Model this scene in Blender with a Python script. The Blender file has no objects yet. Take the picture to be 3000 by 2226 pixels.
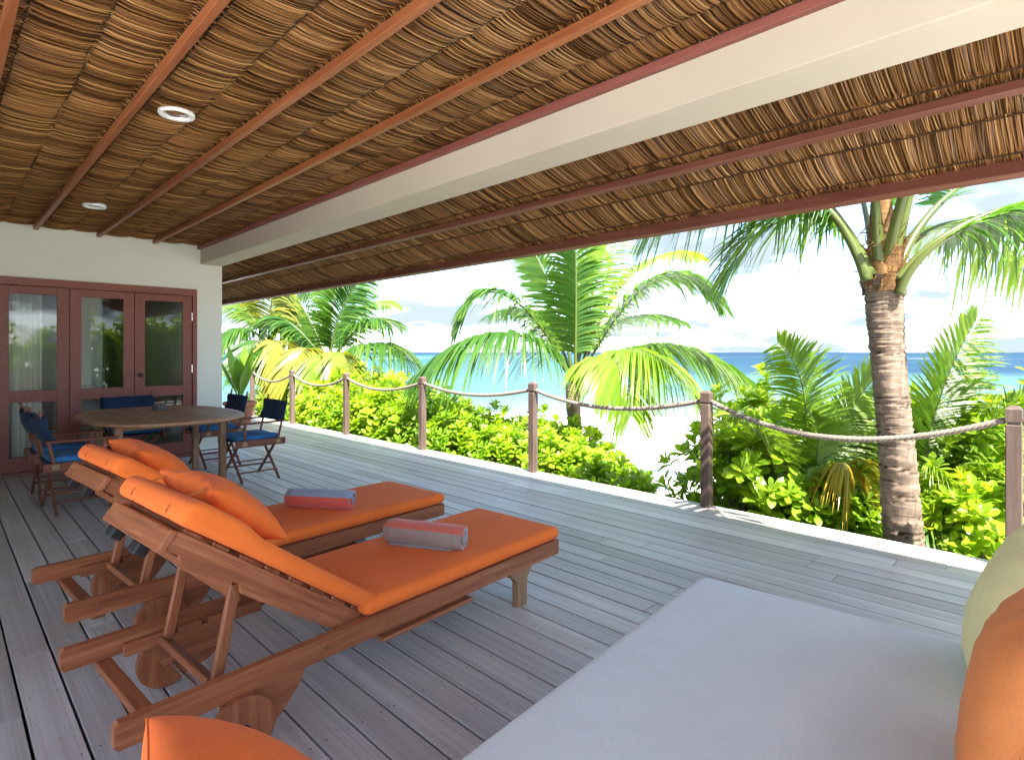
import bpy, bmesh, math, random
import numpy as np
from mathutils import Vector, Matrix

random.seed(7)
R = math.radians
SC = bpy.context.scene
COL = SC.collection

# ------------------------------------------------------------------ camera, sky, sun, exposure
CAM_H = 1.45
YAW = 44.8
cam_d = bpy.data.cameras.new('camera')
cam = bpy.data.objects.new('camera', cam_d)
COL.objects.link(cam)
cam.location = (0, 0, CAM_H)
cam.rotation_euler = (R(90), 0, R(YAW))
cam_d.sensor_width = 36
cam_d.lens = 1246 / 2226 * 36
cam_d.shift_y = -60 / 2226
cam_d.clip_start = 0.02
cam_d.clip_end = 30000
SC.camera = cam

SUN_DIR = Vector((0.52, -0.225, 0.82)).normalized()
SUN_EL = math.asin(SUN_DIR.z)
world = bpy.data.worlds.new('World')
SC.world = world
world.use_nodes = True
wn, wl = world.node_tree.nodes, world.node_tree.links
wn.clear()


def nd(tree, typ, **kw):
    n = tree.nodes.new(typ)
    for k, v in kw.items():
        if k.startswith('i_'):
            n.inputs[k[2:].replace('_', ' ')].default_value = v
        else:
            setattr(n, k, v)
    return n


WT = world.node_tree
w_out = nd(WT, 'ShaderNodeOutputWorld')
w_bg = nd(WT, 'ShaderNodeBackground')
w_bg.inputs['Strength'].default_value = 0.148
w_sky = nd(WT, 'ShaderNodeTexSky', sky_type='NISHITA', sun_disc=False)
w_sky.sun_elevation = SUN_EL
w_sky.sun_rotation = math.atan2(SUN_DIR.x, SUN_DIR.y)
w_sky.altitude = 0
w_sky.air_density = 0.6
w_sky.dust_density = 1.0
w_sky.ozone_density = 1.0
# bright broken cumulus with pale blue gaps over the whole dome
tc = nd(WT, 'ShaderNodeTexCoord')
sep = nd(WT, 'ShaderNodeSeparateXYZ')
wl.new(tc.outputs['Generated'], sep.inputs[0])
mz = nd(WT, 'ShaderNodeMath', operation='ADD')
wl.new(sep.outputs['Z'], mz.inputs[0]); mz.inputs[1].default_value = 0.22
dx = nd(WT, 'ShaderNodeMath', operation='DIVIDE'); dy = nd(WT, 'ShaderNodeMath', operation='DIVIDE')
wl.new(sep.outputs['X'], dx.inputs[0]); wl.new(mz.outputs[0], dx.inputs[1])
wl.new(sep.outputs['Y'], dy.inputs[0]); wl.new(mz.outputs[0], dy.inputs[1])
cmb = nd(WT, 'ShaderNodeCombineXYZ')
wl.new(dx.outputs[0], cmb.inputs[0]); wl.new(dy.outputs[0], cmb.inputs[1])
cn = nd(WT, 'ShaderNodeTexNoise')
cn.inputs['Scale'].default_value = 1.55; cn.inputs['Detail'].default_value = 8; cn.inputs['Roughness'].default_value = 0.56
wl.new(cmb.outputs[0], cn.inputs['Vector'])
cr = nd(WT, 'ShaderNodeValToRGB')
cr.color_ramp.elements[0].position = 0.44; cr.color_ramp.elements[0].color = (0, 0, 0, 1)
cr.color_ramp.elements[1].position = 0.57; cr.color_ramp.elements[1].color = (1, 1, 1, 1)
wl.new(cn.outputs['Fac'], cr.inputs[0])
cm = nd(WT, 'ShaderNodeMath', operation='MULTIPLY'); cm.inputs[1].default_value = 1.0
wl.new(cr.outputs[0], cm.inputs[0])
mix = nd(WT, 'ShaderNodeMixRGB')
mix.inputs['Color2'].default_value = (0.66, 0.80, 0.96, 1)
wl.new(cm.outputs[0], mix.inputs['Fac'])
wl.new(w_sky.outputs[0], mix.inputs['Color1'])
wl.new(mix.outputs[0], w_bg.inputs['Color'])
wl.new(w_bg.outputs[0], w_out.inputs['Surface'])

sun_d = bpy.data.lights.new('sun', 'SUN')
sun_d.energy = 3.6
sun_d.angle = R(0.53)
sun_d.color = (1.0, 0.96, 0.89)
sun = bpy.data.objects.new('sun', sun_d)
COL.objects.link(sun)
sun.rotation_euler = SUN_DIR.to_track_quat('Z', 'Y').to_euler()
sun.location = (10, 0, 20)

SC.view_settings.view_transform = 'Standard'
SC.view_settings.look = 'None'
SC.view_settings.exposure = 2.95
SC.view_settings.gamma = 1
SC.cycles.use_denoising = True
SC.cycles.max_bounces = 9
SC.cycles.diffuse_bounces = 5
SC.cycles.transparent_max_bounces = 12
SC.cycles.sample_clamp_indirect = 6

# ------------------------------------------------------------------ helpers
FPX, CX, HY = 1246.0, 1113.0, 766.0
_c, _s = math.cos(R(YAW)), math.sin(R(YAW))
FWD = Vector((-_s, _c, 0)); RGT = Vector((_c, _s, 0))


def at(x, y, d):
    """point that stands d metres ahead along the viewing axis (survey coordinates read off the photograph)"""
    return FWD * d + RGT * ((x - CX) / FPX * d) + Vector((0, 0, CAM_H - (y - HY) / FPX * d))


def tag(o, label=None, cat=None, group=None, kind=None):
    if label: o['label'] = label
    if cat: o['category'] = cat
    if group: o['group'] = group
    if kind: o['kind'] = kind
    return o


def empty(name, loc=(0, 0, 0), rz=0.0, parent=None):
    o = bpy.data.objects.new(name, None)
    COL.objects.link(o)
    o.empty_display_size = 0.1
    o.location = loc
    o.rotation_euler = (0, 0, rz)
    if parent: o.parent = parent
    return o


def link_mesh(name, me, parent=None, M=None):
    o = bpy.data.objects.new(name, me)
    COL.objects.link(o)
    if parent: o.parent = parent
    if M is not None: o.matrix_local = M
    return o


def copy_tree(o, parent=None):
    c = o.copy()
    COL.objects.link(c)
    c.parent = parent
    for ch in list(o.children):
        copy_tree(ch, c)
    return c


_cb = {}


def cbox_geo(sx, sy, sz, c):
    k = (round(sx, 4), round(sy, 4), round(sz, 4), round(c, 4))
    if k not in _cb:
        bm = bmesh.new()
        bmesh.ops.create_cube(bm, size=1)
        bmesh.ops.scale(bm, vec=(sx, sy, sz), verts=bm.verts)
        if c > 0:
            bmesh.ops.bevel(bm, geom=bm.edges[:], offset=c, segments=1, affect='EDGES')
        bm.verts.index_update()
        _cb[k] = ([tuple(v.co) for v in bm.verts], [[v.index for v in f.verts] for f in bm.faces])
        bm.free()
    return _cb[k]


class MB:
    def __init__(s):
        s.v = []; s.f = []; s.att = []

    def add(s, vs, fs, a=0.0):
        b = len(s.v)
        s.v.extend(vs)
        s.f.extend([[i + b for i in f] for f in fs])
        s.att.extend([a] * len(vs))
        return s

    def box(s, x0, x1, y0, y1, z0, z1, c=0.0, M=None):
        vs, fs = cbox_geo(x1 - x0, y1 - y0, z1 - z0, c)
        o = Vector(((x0 + x1) / 2, (y0 + y1) / 2, (z0 + z1) / 2))
        vs = [Vector(v) + o for v in vs]
        if M is not None: vs = [M @ v for v in vs]
        return s.add([tuple(v) for v in vs], fs)

    def tube(s, pts, rads, n=8, cap=True, a=0.0, phase=0.0):
        pts = [Vector(p) for p in pts]
        m = len(pts)
        if not hasattr(rads, '__len__'): rads = [rads] * m
        vs, fs = [], []
        t0 = (pts[1] - pts[0]).normalized()
        up = Vector((0, 0, 1)) if abs(t0.z) < 0.9 else Vector((1, 0, 0))
        nrm = (up - t0 * up.dot(t0)).normalized()
        for i in range(m):
            t = (pts[min(i + 1, m - 1)] - pts[max(i - 1, 0)]).normalized()
            nrm = (nrm - t * nrm.dot(t)).normalized()
            bn = t.cross(nrm)
            for j in range(n):
                a_ = 2 * math.pi * j / n + phase
                vs.append(tuple(pts[i] + (nrm * math.cos(a_) + bn * math.sin(a_)) * rads[i]))
        for i in range(m - 1):
            for j in range(n):
                k = (j + 1) % n
                fs.append([i * n + j, i * n + k, (i + 1) * n + k, (i + 1) * n + j])
        if cap:
            fs.append(list(range(n))[::-1])
            fs.append([(m - 1) * n + j for j in range(n)])
        return s.add(vs, fs, a)

    def prism(s, poly, t0, t1, axis='x'):
        """poly: list of 2D points (the two other axes in order), extruded along axis"""
        def mk(p, t):
            return {'x': (t, p[0], p[1]), 'y': (p[0], t, p[1]), 'z': (p[0], p[1], t)}[axis]
        n = len(poly)
        vs = [mk(p, t0) for p in poly] + [mk(p, t1) for p in poly]
        fs = [[i, (i + 1) % n, n + (i + 1) % n, n + i] for i in range(n)]
        fs.append(list(range(n))[::-1]); fs.append(list(range(n, 2 * n)))
        return s.add(vs, fs)

    def lathe(s, prof, n=24, M=None, closed=False):
        vs, fs = [], []
        for r, z in prof:
            for j in range(n):
                a = 2 * math.pi * j / n
                p = Vector((r * math.cos(a), r * math.sin(a), z))
                vs.append(tuple(M @ p if M is not None else p))
        m = len(prof)
        for i in range(m - 1):
            for j in range(n):
                k = (j + 1) % n
                fs.append([i * n + j, i * n + k, (i + 1) * n + k, (i + 1) * n + j])
        if not closed:
            fs.append(list(range(n))[::-1]); fs.append([(m - 1) * n + j for j in range(n)])
        return s.add(vs, fs)

    def mesh(s, name, mat, smooth=False, fix=True):
        me = bpy.data.meshes.new(name)
        me.from_pydata(s.v, [], s.f)
        if fix:
            bm = bmesh.new(); bm.from_mesh(me)
            bmesh.ops.recalc_face_normals(bm, faces=bm.faces[:])
            bm.to_mesh(me); bm.free()
        if any(s.att):
            a = me.attributes.new('rnd', 'FLOAT', 'POINT')
            a.data.foreach_set('value', s.att)
        if mat: me.materials.append(mat)
        if smooth:
            me.polygons.foreach_set('use_smooth', [True] * len(me.polygons))
            if smooth == 'auto':
                sharp_auto(me)
        me.update()
        return me

    def build(s, name, mat, parent=None, smooth=False, M=None, fix=True):
        return link_mesh(name, s.mesh(name, mat, smooth, fix), parent, M)


def sharp_auto(me, ang=0.7):
    bm = bmesh.new(); bm.from_mesh(me)
    for e in bm.edges:
        if len(e.link_faces) == 2 and e.calc_face_angle(0) > ang: e.smooth = False
    bm.to_mesh(me); bm.free()


def bar_matrix(p0, p1, roll_up=Vector((0, 0, 1))):
    """local x along p0->p1, local z as near roll_up as possible, origin in the middle"""
    p0, p1 = Vector(p0), Vector(p1)
    x = (p1 - p0).normalized()
    up = Vector(roll_up)
    z = up - x * up.dot(x)
    if z.length < 1e-4:
        up = Vector((0, 1, 0)); z = up - x * up.dot(x)
    z.normalize(); y = z.cross(x)
    M = Matrix((x, y, z)).transposed().to_4x4()
    M.translation = (p0 + p1) / 2
    return M


def bar(name, p0, p1, w, h, mat, parent, up=(0, 0, 1), c=0.004):
    """a squared timber from p0 to p1: w across, h along 'up'; grain runs along its own x"""
    L = (Vector(p1) - Vector(p0)).length
    return MB().box(-L / 2, L / 2, -w / 2, w / 2, -h / 2, h / 2, c).build(name, mat, parent, M=bar_matrix(p0, p1, up))


def plate(name, poly, th, origin, U, V, mat, parent):
    """sawn board of any outline: poly in (u, v), u is the grain direction"""
    U = Vector(U).normalized(); V = Vector(V); V = (V - U * V.dot(U)).normalized(); W = V.cross(U)
    Q = Matrix((U, W, V)).transposed().to_4x4(); Q.translation = Vector(origin)
    return MB().prism(poly, -th / 2, th / 2, 'y').build(name, mat, parent, M=Q)


def rod(name, p0, p1, r, mat, parent, n=10):
    L = (Vector(p1) - Vector(p0)).length
    return MB().tube([(-L / 2, 0, 0), (L / 2, 0, 0)], r, n).build(name, mat, parent, smooth='auto', M=bar_matrix(p0, p1))


def bez(P, t):
    P = [Vector(p) for p in P]
    while len(P) > 1:
        P = [P[i].lerp(P[i + 1], t) for i in range(len(P) - 1)]
    return P[0]


# ------------------------------------------------------------------ materials
def new_mat(name):
    m = bpy.data.materials.new(name)
    m.use_nodes = True
    t = m.node_tree
    b = t.nodes['Principled BSDF']
    return m, t, b


def ramp(t, src, stops):
    r = t.nodes.new('ShaderNodeValToRGB')
    el = r.color_ramp.elements
    while len(el) < len(stops): el.new(0.5)
    for e, (p, c) in zip(el, stops):
        e.position = p; e.color = (*c, 1)
    if src is not None: t.links.new(src, r.inputs[0])
    return r


def noise(t, vec, scale, detail=4, rough=0.55, dist=0.0):
    n = t.nodes.new('ShaderNodeTexNoise')
    n.inputs['Scale'].default_value = scale; n.inputs['Detail'].default_value = detail
    n.inputs['Roughness'].default_value = rough; n.inputs['Distortion'].default_value = dist
    if vec is not None: t.links.new(vec, n.inputs['Vector'])
    return n


def mapping(t, src, scale, loc=None):
    m = t.nodes.new('ShaderNodeMapping')
    m.inputs['Scale'].default_value = scale
    t.links.new(src, m.inputs['Vector'])
    if loc is not None: t.links.new(loc, m.inputs['Location'])
    return m


def mixc(t, fac, a, b, mode='MIX'):
    m = t.nodes.new('ShaderNodeMixRGB'); m.blend_type = mode
    for sock, v in ((m.inputs['Fac'], fac), (m.inputs['Color1'], a), (m.inputs['Color2'], b)):
        if isinstance(v, (int, float)): sock.default_value = v
        elif isinstance(v, tuple): sock.default_value = (*v, 1)
        else: t.links.new(v, sock)
    return m


def math_(t, op, a, b=None):
    m = t.nodes.new('ShaderNodeMath'); m.operation = op
    for sock, v in ((m.inputs[0], a), (m.inputs[1], b)):
        if v is None: continue
        if isinstance(v, (int, float)): sock.default_value = v
        else: t.links.new(v, sock)
    return m


def bump(t, b, h, strength, dist=0.01):
    n = t.nodes.new('ShaderNodeBump')
    n.inputs['Strength'].default_value = strength; n.inputs['Distance'].default_value = dist
    t.links.new(h, n.inputs['Height']); t.links.new(n.outputs[0], b.inputs['Normal'])


def wood(name, c_dark, c_mid, c_light, rough=0.5, var=0.35, grain=1.0, spec=0.35, weather=None, wfac=0.0):
    m, t, b = new_mat(name)
    tcn = t.nodes.new('ShaderNodeTexCoord'); oi = t.nodes.new('ShaderNodeObjectInfo')
    off = t.nodes.new('ShaderNodeCombineXYZ')
    k = math_(t, 'MULTIPLY', oi.outputs['Random'], 37.0)
    for i in range(3): t.links.new(k.outputs[0], off.inputs[i])
    mp = mapping(t, tcn.outputs['Object'], (1.2 * grain, 22 * grain, 22 * grain), off.outputs[0])
    n1 = noise(t, mp.outputs[0], 1.6, 7, 0.62, 0.6)
    mp2 = mapping(t, tcn.outputs['Object'], (3 * grain, 120 * grain, 120 * grain), off.outputs[0])
    n2 = noise(t, mp2.outputs[0], 1.5, 3, 0.6)
    mx = mixc(t, 0.35, n1.outputs['Fac'], n2.outputs['Fac'])
    rp = ramp(t, mx.outputs[0], [(0.28, c_dark), (0.5, c_mid), (0.72, c_light)])
    hv = t.nodes.new('ShaderNodeHueSaturation')
    vv = t.nodes.new('ShaderNodeMapRange')
    vv.inputs['To Min'].default_value = 1 - var; vv.inputs['To Max'].default_value = 1 + var
    t.links.new(oi.outputs['Random'], vv.inputs['Value'])
    t.links.new(vv.outputs[0], hv.inputs['Value'])
    t.links.new(rp.outputs[0], hv.inputs['Color'])
    col = hv.outputs[0]
    if weather:
        geo = t.nodes.new('ShaderNodeNewGeometry')
        wmp = mapping(t, geo.outputs['Position'], (0.7, 1.6, 1.6))
        wn_ = noise(t, wmp.outputs[0], 1.7, 6, 0.65)
        wr = ramp(t, wn_.outputs['Fac'], [(0.38, (0, 0, 0)), (0.68, (1, 1, 1))])
        wf = math_(t, 'MULTIPLY', wr.outputs[0], wfac)
        col = mixc(t, wf.outputs[0], col, weather).outputs[0]
        # dark specks and worn spots
        sp = noise(t, geo.outputs['Position'], 26, 3, 0.7)
        sr = ramp(t, sp.outputs['Fac'], [(0.62, (1, 1, 1)), (0.78, (0.45, 0.42, 0.4))])
        col = mixc(t, 1.0, col, sr.outputs[0], 'MULTIPLY').outputs[0]
    t.links.new(col, b.inputs['Base Color'])
    rr = t.nodes.new('ShaderNodeMapRange')
    rr.inputs['To Min'].default_value = rough - 0.12; rr.inputs['To Max'].default_value = rough + 0.14
    t.links.new(n1.outputs['Fac'], rr.inputs['Value']); t.links.new(rr.outputs[0], b.inputs['Roughness'])
    b.inputs['Specular IOR Level'].default_value = spec
    bump(t, b, mx.outputs[0], 0.35, 0.004)
    return m


def fabric(name, col, var=0.12, scale=900, rough=0.9, sheen=0.05, fold=0.0, spec=0.15):
    m, t, b = new_mat(name)
    tcn = t.nodes.new('ShaderNodeTexCoord')
    n1 = noise(t, tcn.outputs['Object'], 5, 4, 0.6)
    n2 = noise(t, tcn.outputs['Object'], 240, 2, 0.5)
    d = tuple(c * (1 - var) for c in col); l = tuple(min(1, c * (1 + var)) for c in col)
    r1 = ramp(t, n1.outputs['Fac'], [(0.3, d), (0.7, l)])
    r2 = ramp(t, n2.outputs['Fac'], [(0.3, (0.86, 0.86, 0.86)), (0.7, (1, 1, 1))])
    mx = mixc(t, 1.0, r1.outputs[0], r2.outputs[0], 'MULTIPLY')
    t.links.new(mx.outputs[0], b.inputs['Base Color'])
    b.inputs['Roughness'].default_value = rough
    b.inputs['Specular IOR Level'].default_value = spec
    b.inputs['Sheen Weight'].default_value = sheen
    w = noise(t, tcn.outputs['Object'], scale * 0.35, 2, 0.5)
    if fold > 0:
        fn = noise(t, tcn.outputs['Object'], 7, 3, 0.5, 0.8)
        a = math_(t, 'MULTIPLY', fn.outputs['Fac'], fold)
        h = math_(t, 'ADD', math_(t, 'MULTIPLY', w.outputs['Fac'], 0.05).outputs[0], a.outputs[0])
        bump(t, b, h.outputs[0], 0.5, 0.02)
    else:
        bump(t, b, w.outputs['Fac'], 0.12, 0.002)
    return m


def plain(name, col, rough=0.6, spec=0.4, metal=0.0, var=0.0, vscale=3.0, bumps=0.0):
    m, t, b = new_mat(name)
    b.inputs['Base Color'].default_value = (*col, 1)
    b.inputs['Roughness'].default_value = rough
    b.inputs['Specular IOR Level'].default_value = spec
    b.inputs['Metallic'].default_value = metal
    if var or bumps:
        geo = t.nodes.new('ShaderNodeNewGeometry')
        n = noise(t, geo.outputs['Position'], vscale, 5, 0.6)
        r = ramp(t, n.outputs['Fac'], [(0.3, tuple(c * (1 - var) for c in col)), (0.7, tuple(min(1, c * (1 + var)) for c in col))])
        t.links.new(r.outputs[0], b.inputs['Base Color'])
        if bumps:
            n2 = noise(t, geo.outputs['Position'], 60, 4, 0.6)
            bump(t, b, n2.outputs['Fac'], bumps, 0.01)
    return m


def leaf_mat(name, stops, trans, tfac=0.4, rough=0.4):
    m, t, b = new_mat(name)
    out = t.nodes['Material Output']
    at_ = t.nodes.new('ShaderNodeAttribute'); at_.attribute_name = 'rnd'
    oi = t.nodes.new('ShaderNodeObjectInfo')
    a = math_(t, 'MULTIPLY', at_.outputs['Fac'], 0.75)
    c = math_(t, 'MULTIPLY', oi.outputs['Random'], 0.25)
    f = math_(t, 'ADD', a.outputs[0], c.outputs[0])
    rp = ramp(t, f.outputs[0], stops)
    t.links.new(rp.outputs[0], b.inputs['Base Color'])
    b.inputs['Roughness'].default_value = rough
    b.inputs['Specular IOR Level'].default_value = 0.45
    tr = t.nodes.new('ShaderNodeBsdfTranslucent')
    tm = mixc(t, 1.0, rp.outputs[0], trans, 'MULTIPLY')
    t.links.new(tm.outputs[0], tr.inputs['Color'])
    ms = t.nodes.new('ShaderNodeMixShader'); ms.inputs[0].default_value = tfac
    t.links.new(b.outputs[0], ms.inputs[1]); t.links.new(tr.outputs[0], ms.inputs[2])
    t.links.new(ms.outputs[0], out.inputs['Surface'])
    return m


M = {}
M['deck'] = wood('weathered_deck_wood', (0.25, 0.242, 0.228), (0.475, 0.466, 0.443), (0.645, 0.64, 0.618), 0.42, 0.26, 0.8, 0.5, (0.38, 0.315, 0.27), 0.5)
M['teak'] = wood('oiled_teak', (0.12, 0.034, 0.014), (0.26, 0.085, 0.034), (0.40, 0.165, 0.072), 0.42, 0.14, 1.0, 0.4)
M['teak_worn'] = wood('worn_teak', (0.16, 0.085, 0.045), (0.28, 0.155, 0.085), (0.40, 0.25, 0.15), 0.55, 0.14, 1.0, 0.3)
M['chair_wood'] = wood('chair_teak', (0.085, 0.026, 0.016), (0.17, 0.058, 0.034), (0.26, 0.10, 0.06), 0.45, 0.15)
M['table_wood'] = wood('table_teak', (0.18, 0.088, 0.045), (0.33, 0.18, 0.10), (0.46, 0.285, 0.175), 0.45, 0.2)
M['door_wood'] = wood('mahogany', (0.15, 0.046, 0.036), (0.235, 0.076, 0.058), (0.31, 0.11, 0.085), 0.4, 0.08)
M['rafter'] = wood('rafter_wood', (0.15, 0.045, 0.018), (0.255, 0.082, 0.03), (0.35, 0.13, 0.05), 0.42, 0.1, 0.6)
M['fascia'] = wood('fascia_wood', (0.08, 0.026, 0.016), (0.145, 0.05, 0.032), (0.21, 0.082, 0.055), 0.45, 0.05, 0.6)
M['post'] = wood('post_wood', (0.055, 0.036, 0.028), (0.10, 0.066, 0.051), (0.155, 0.108, 0.088), 0.5, 0.12)
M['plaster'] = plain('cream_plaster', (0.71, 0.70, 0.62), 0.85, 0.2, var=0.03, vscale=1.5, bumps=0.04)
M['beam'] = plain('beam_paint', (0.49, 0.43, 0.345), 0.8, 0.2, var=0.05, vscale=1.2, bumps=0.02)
M['room'] = plain('room_paint', (0.8, 0.79, 0.75), 0.85, 0.2)
M['orange'] = fabric('orange_canvas', (0.86, 0.18, 0.03), 0.05, fold=0.14)
M['orange2'] = fabric('orange_pillow_cotton', (0.84, 0.165, 0.028), 0.08, fold=0.5)
M['daybed'] = fabric('pale_grey_blue_cloth', (0.75, 0.815, 0.83), 0.035, fold=0.06)
M['yellow'] = fabric('yellow_cotton', (0.93, 0.88, 0.45), 0.06, fold=0.2)
M['peach'] = fabric('peach_orange_cotton', (0.87, 0.29, 0.085), 0.07, fold=0.2)
M['denim'] = fabric('blue_canvas', (0.035, 0.15, 0.35), 0.25, fold=0.6)
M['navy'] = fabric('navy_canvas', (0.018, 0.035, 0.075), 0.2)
M['curtain'] = fabric('cream_curtain', (0.78, 0.75, 0.66), 0.04)
M['white'] = plain('white_enamel', (0.82, 0.82, 0.8), 0.35)
M['steel'] = plain('brushed_steel', (0.55, 0.55, 0.56), 0.3, 0.5, 1.0)
M['darkmetal'] = plain('dark_bronze', (0.03, 0.025, 0.02), 0.35, 0.5, 0.6)
M['brass'] = plain('dull_brass', (0.35, 0.27, 0.15), 0.4, 0.5, 0.9)
M['black'] = plain('black_rubber', (0.012, 0.012, 0.012), 0.6)
M['ash'] = plain('ashtray_stone', (0.10, 0.095, 0.09), 0.5, 0.4, var=0.3, vscale=60)
M['pot'] = plain('terracotta', (0.30, 0.13, 0.09), 0.8, 0.2, var=0.2, vscale=8)
M['twine'] = plain('dark_twine', (0.055, 0.03, 0.016), 0.9, 0.1)
M['backing'] = plain('thatch_backing', (0.11, 0.05, 0.02), 0.95, 0.05)
M['strap'] = fabric('orange_strap', (0.62, 0.17, 0.045), 0.05)
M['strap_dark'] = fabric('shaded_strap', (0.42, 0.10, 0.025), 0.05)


def rope_mat():
    m, t, b = new_mat('weathered_rope')
    geo = t.nodes.new('ShaderNodeNewGeometry')
    n = noise(t, geo.outputs['Position'], 160, 3, 0.6)
    r = ramp(t, n.outputs['Fac'], [(0.3, (0.11, 0.08, 0.058)), (0.7, (0.31, 0.26, 0.21))])
    t.links.new(r.outputs[0], b.inputs['Base Color'])
    b.inputs['Roughness'].default_value = 0.9
    bump(t, b, n.outputs['Fac'], 0.4, 0.004)
    return m


def thatch_mat():
    m, t, b = new_mat('thatch_straw')
    a = t.nodes.new('ShaderNodeAttribute'); a.attribute_name = 'rnd'
    tcn = t.nodes.new('ShaderNodeTexCoord')
    mp = mapping(t, tcn.outputs['Object'], (90, 5, 5))
    n = noise(t, mp.outputs[0], 1, 3, 0.6)
    f = math_(t, 'ADD', math_(t, 'MULTIPLY', n.outputs['Fac'], 0.35).outputs[0], math_(t, 'MULTIPLY', a.outputs['Fac'], 0.75).outputs[0])
    r = ramp(t, f.outputs[0], [(0.18, (0.056, 0.022, 0.008)), (0.42, (0.155, 0.065, 0.018)), (0.68, (0.28, 0.13, 0.036)), (0.98, (0.46, 0.27, 0.096))])
    t.links.new(r.outputs[0], b.inputs['Base Color'])
    b.inputs['Roughness'].default_value = 0.5
    b.inputs['Specular IOR Level'].default_value = 0.35
    return m


def glass_mat():
    m, t, b = new_mat('window_glass')
    out = t.nodes['Material Output']
    t.nodes.remove(b)
    tr = t.nodes.new('ShaderNodeBsdfTransparent'); tr.inputs[0].default_value = (0.9, 0.93, 0.92, 1)
    gl = t.nodes.new('ShaderNodeBsdfGlossy'); gl.inputs['Roughness'].default_value = 0.0
    fr = t.nodes.new('ShaderNodeFresnel'); fr.inputs[0].default_value = 1.48
    ms = t.nodes.new('ShaderNodeMixShader')
    t.links.new(fr.outputs[0], ms.inputs[0]); t.links.new(tr.outputs[0], ms.inputs[1]); t.links.new(gl.outputs[0], ms.inputs[2])
    t.links.new(ms.outputs[0], out.inputs['Surface'])
    return m


def trunk_mat(name, dark, light, band=14.0):
    m, t, b = new_mat(name)
    geo = t.nodes.new('ShaderNodeNewGeometry')
    mp = mapping(t, geo.outputs['Position'], (5, 5, 60))
    n1 = noise(t, mp.outputs[0], 1, 5, 0.65)
    mp2 = mapping(t, geo.outputs['Position'], (26, 26, 5))
    n2 = noise(t, mp2.outputs[0], 1, 4, 0.6)
    mx = mixc(t, 0.5, n1.outputs['Fac'], n2.outputs['Fac'])
    mid = tuple((a + c) / 2 for a, c in zip(dark, light))
    r = ramp(t, mx.outputs[0], [(0.33, dark), (0.5, mid), (0.66, light)])
    a = t.nodes.new('ShaderNodeAttribute'); a.attribute_name = 'rnd'
    rr = ramp(t, a.outputs['Fac'], [(0.0, (1, 1, 1)), (0.35, (.85, .82, .8)), (1.0, (0.16, 0.12, 0.10))])
    c = mixc(t, 1.0, r.outputs[0], rr.outputs[0], 'MULTIPLY')
    t.links.new(c.outputs[0], b.inputs['Base Color'])
    b.inputs['Roughness'].default_value = 0.85; b.inputs['Specular IOR Level'].default_value = 0.15
    bump(t, b, mx.outputs[0], 0.6, 0.012)
    return m


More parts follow.
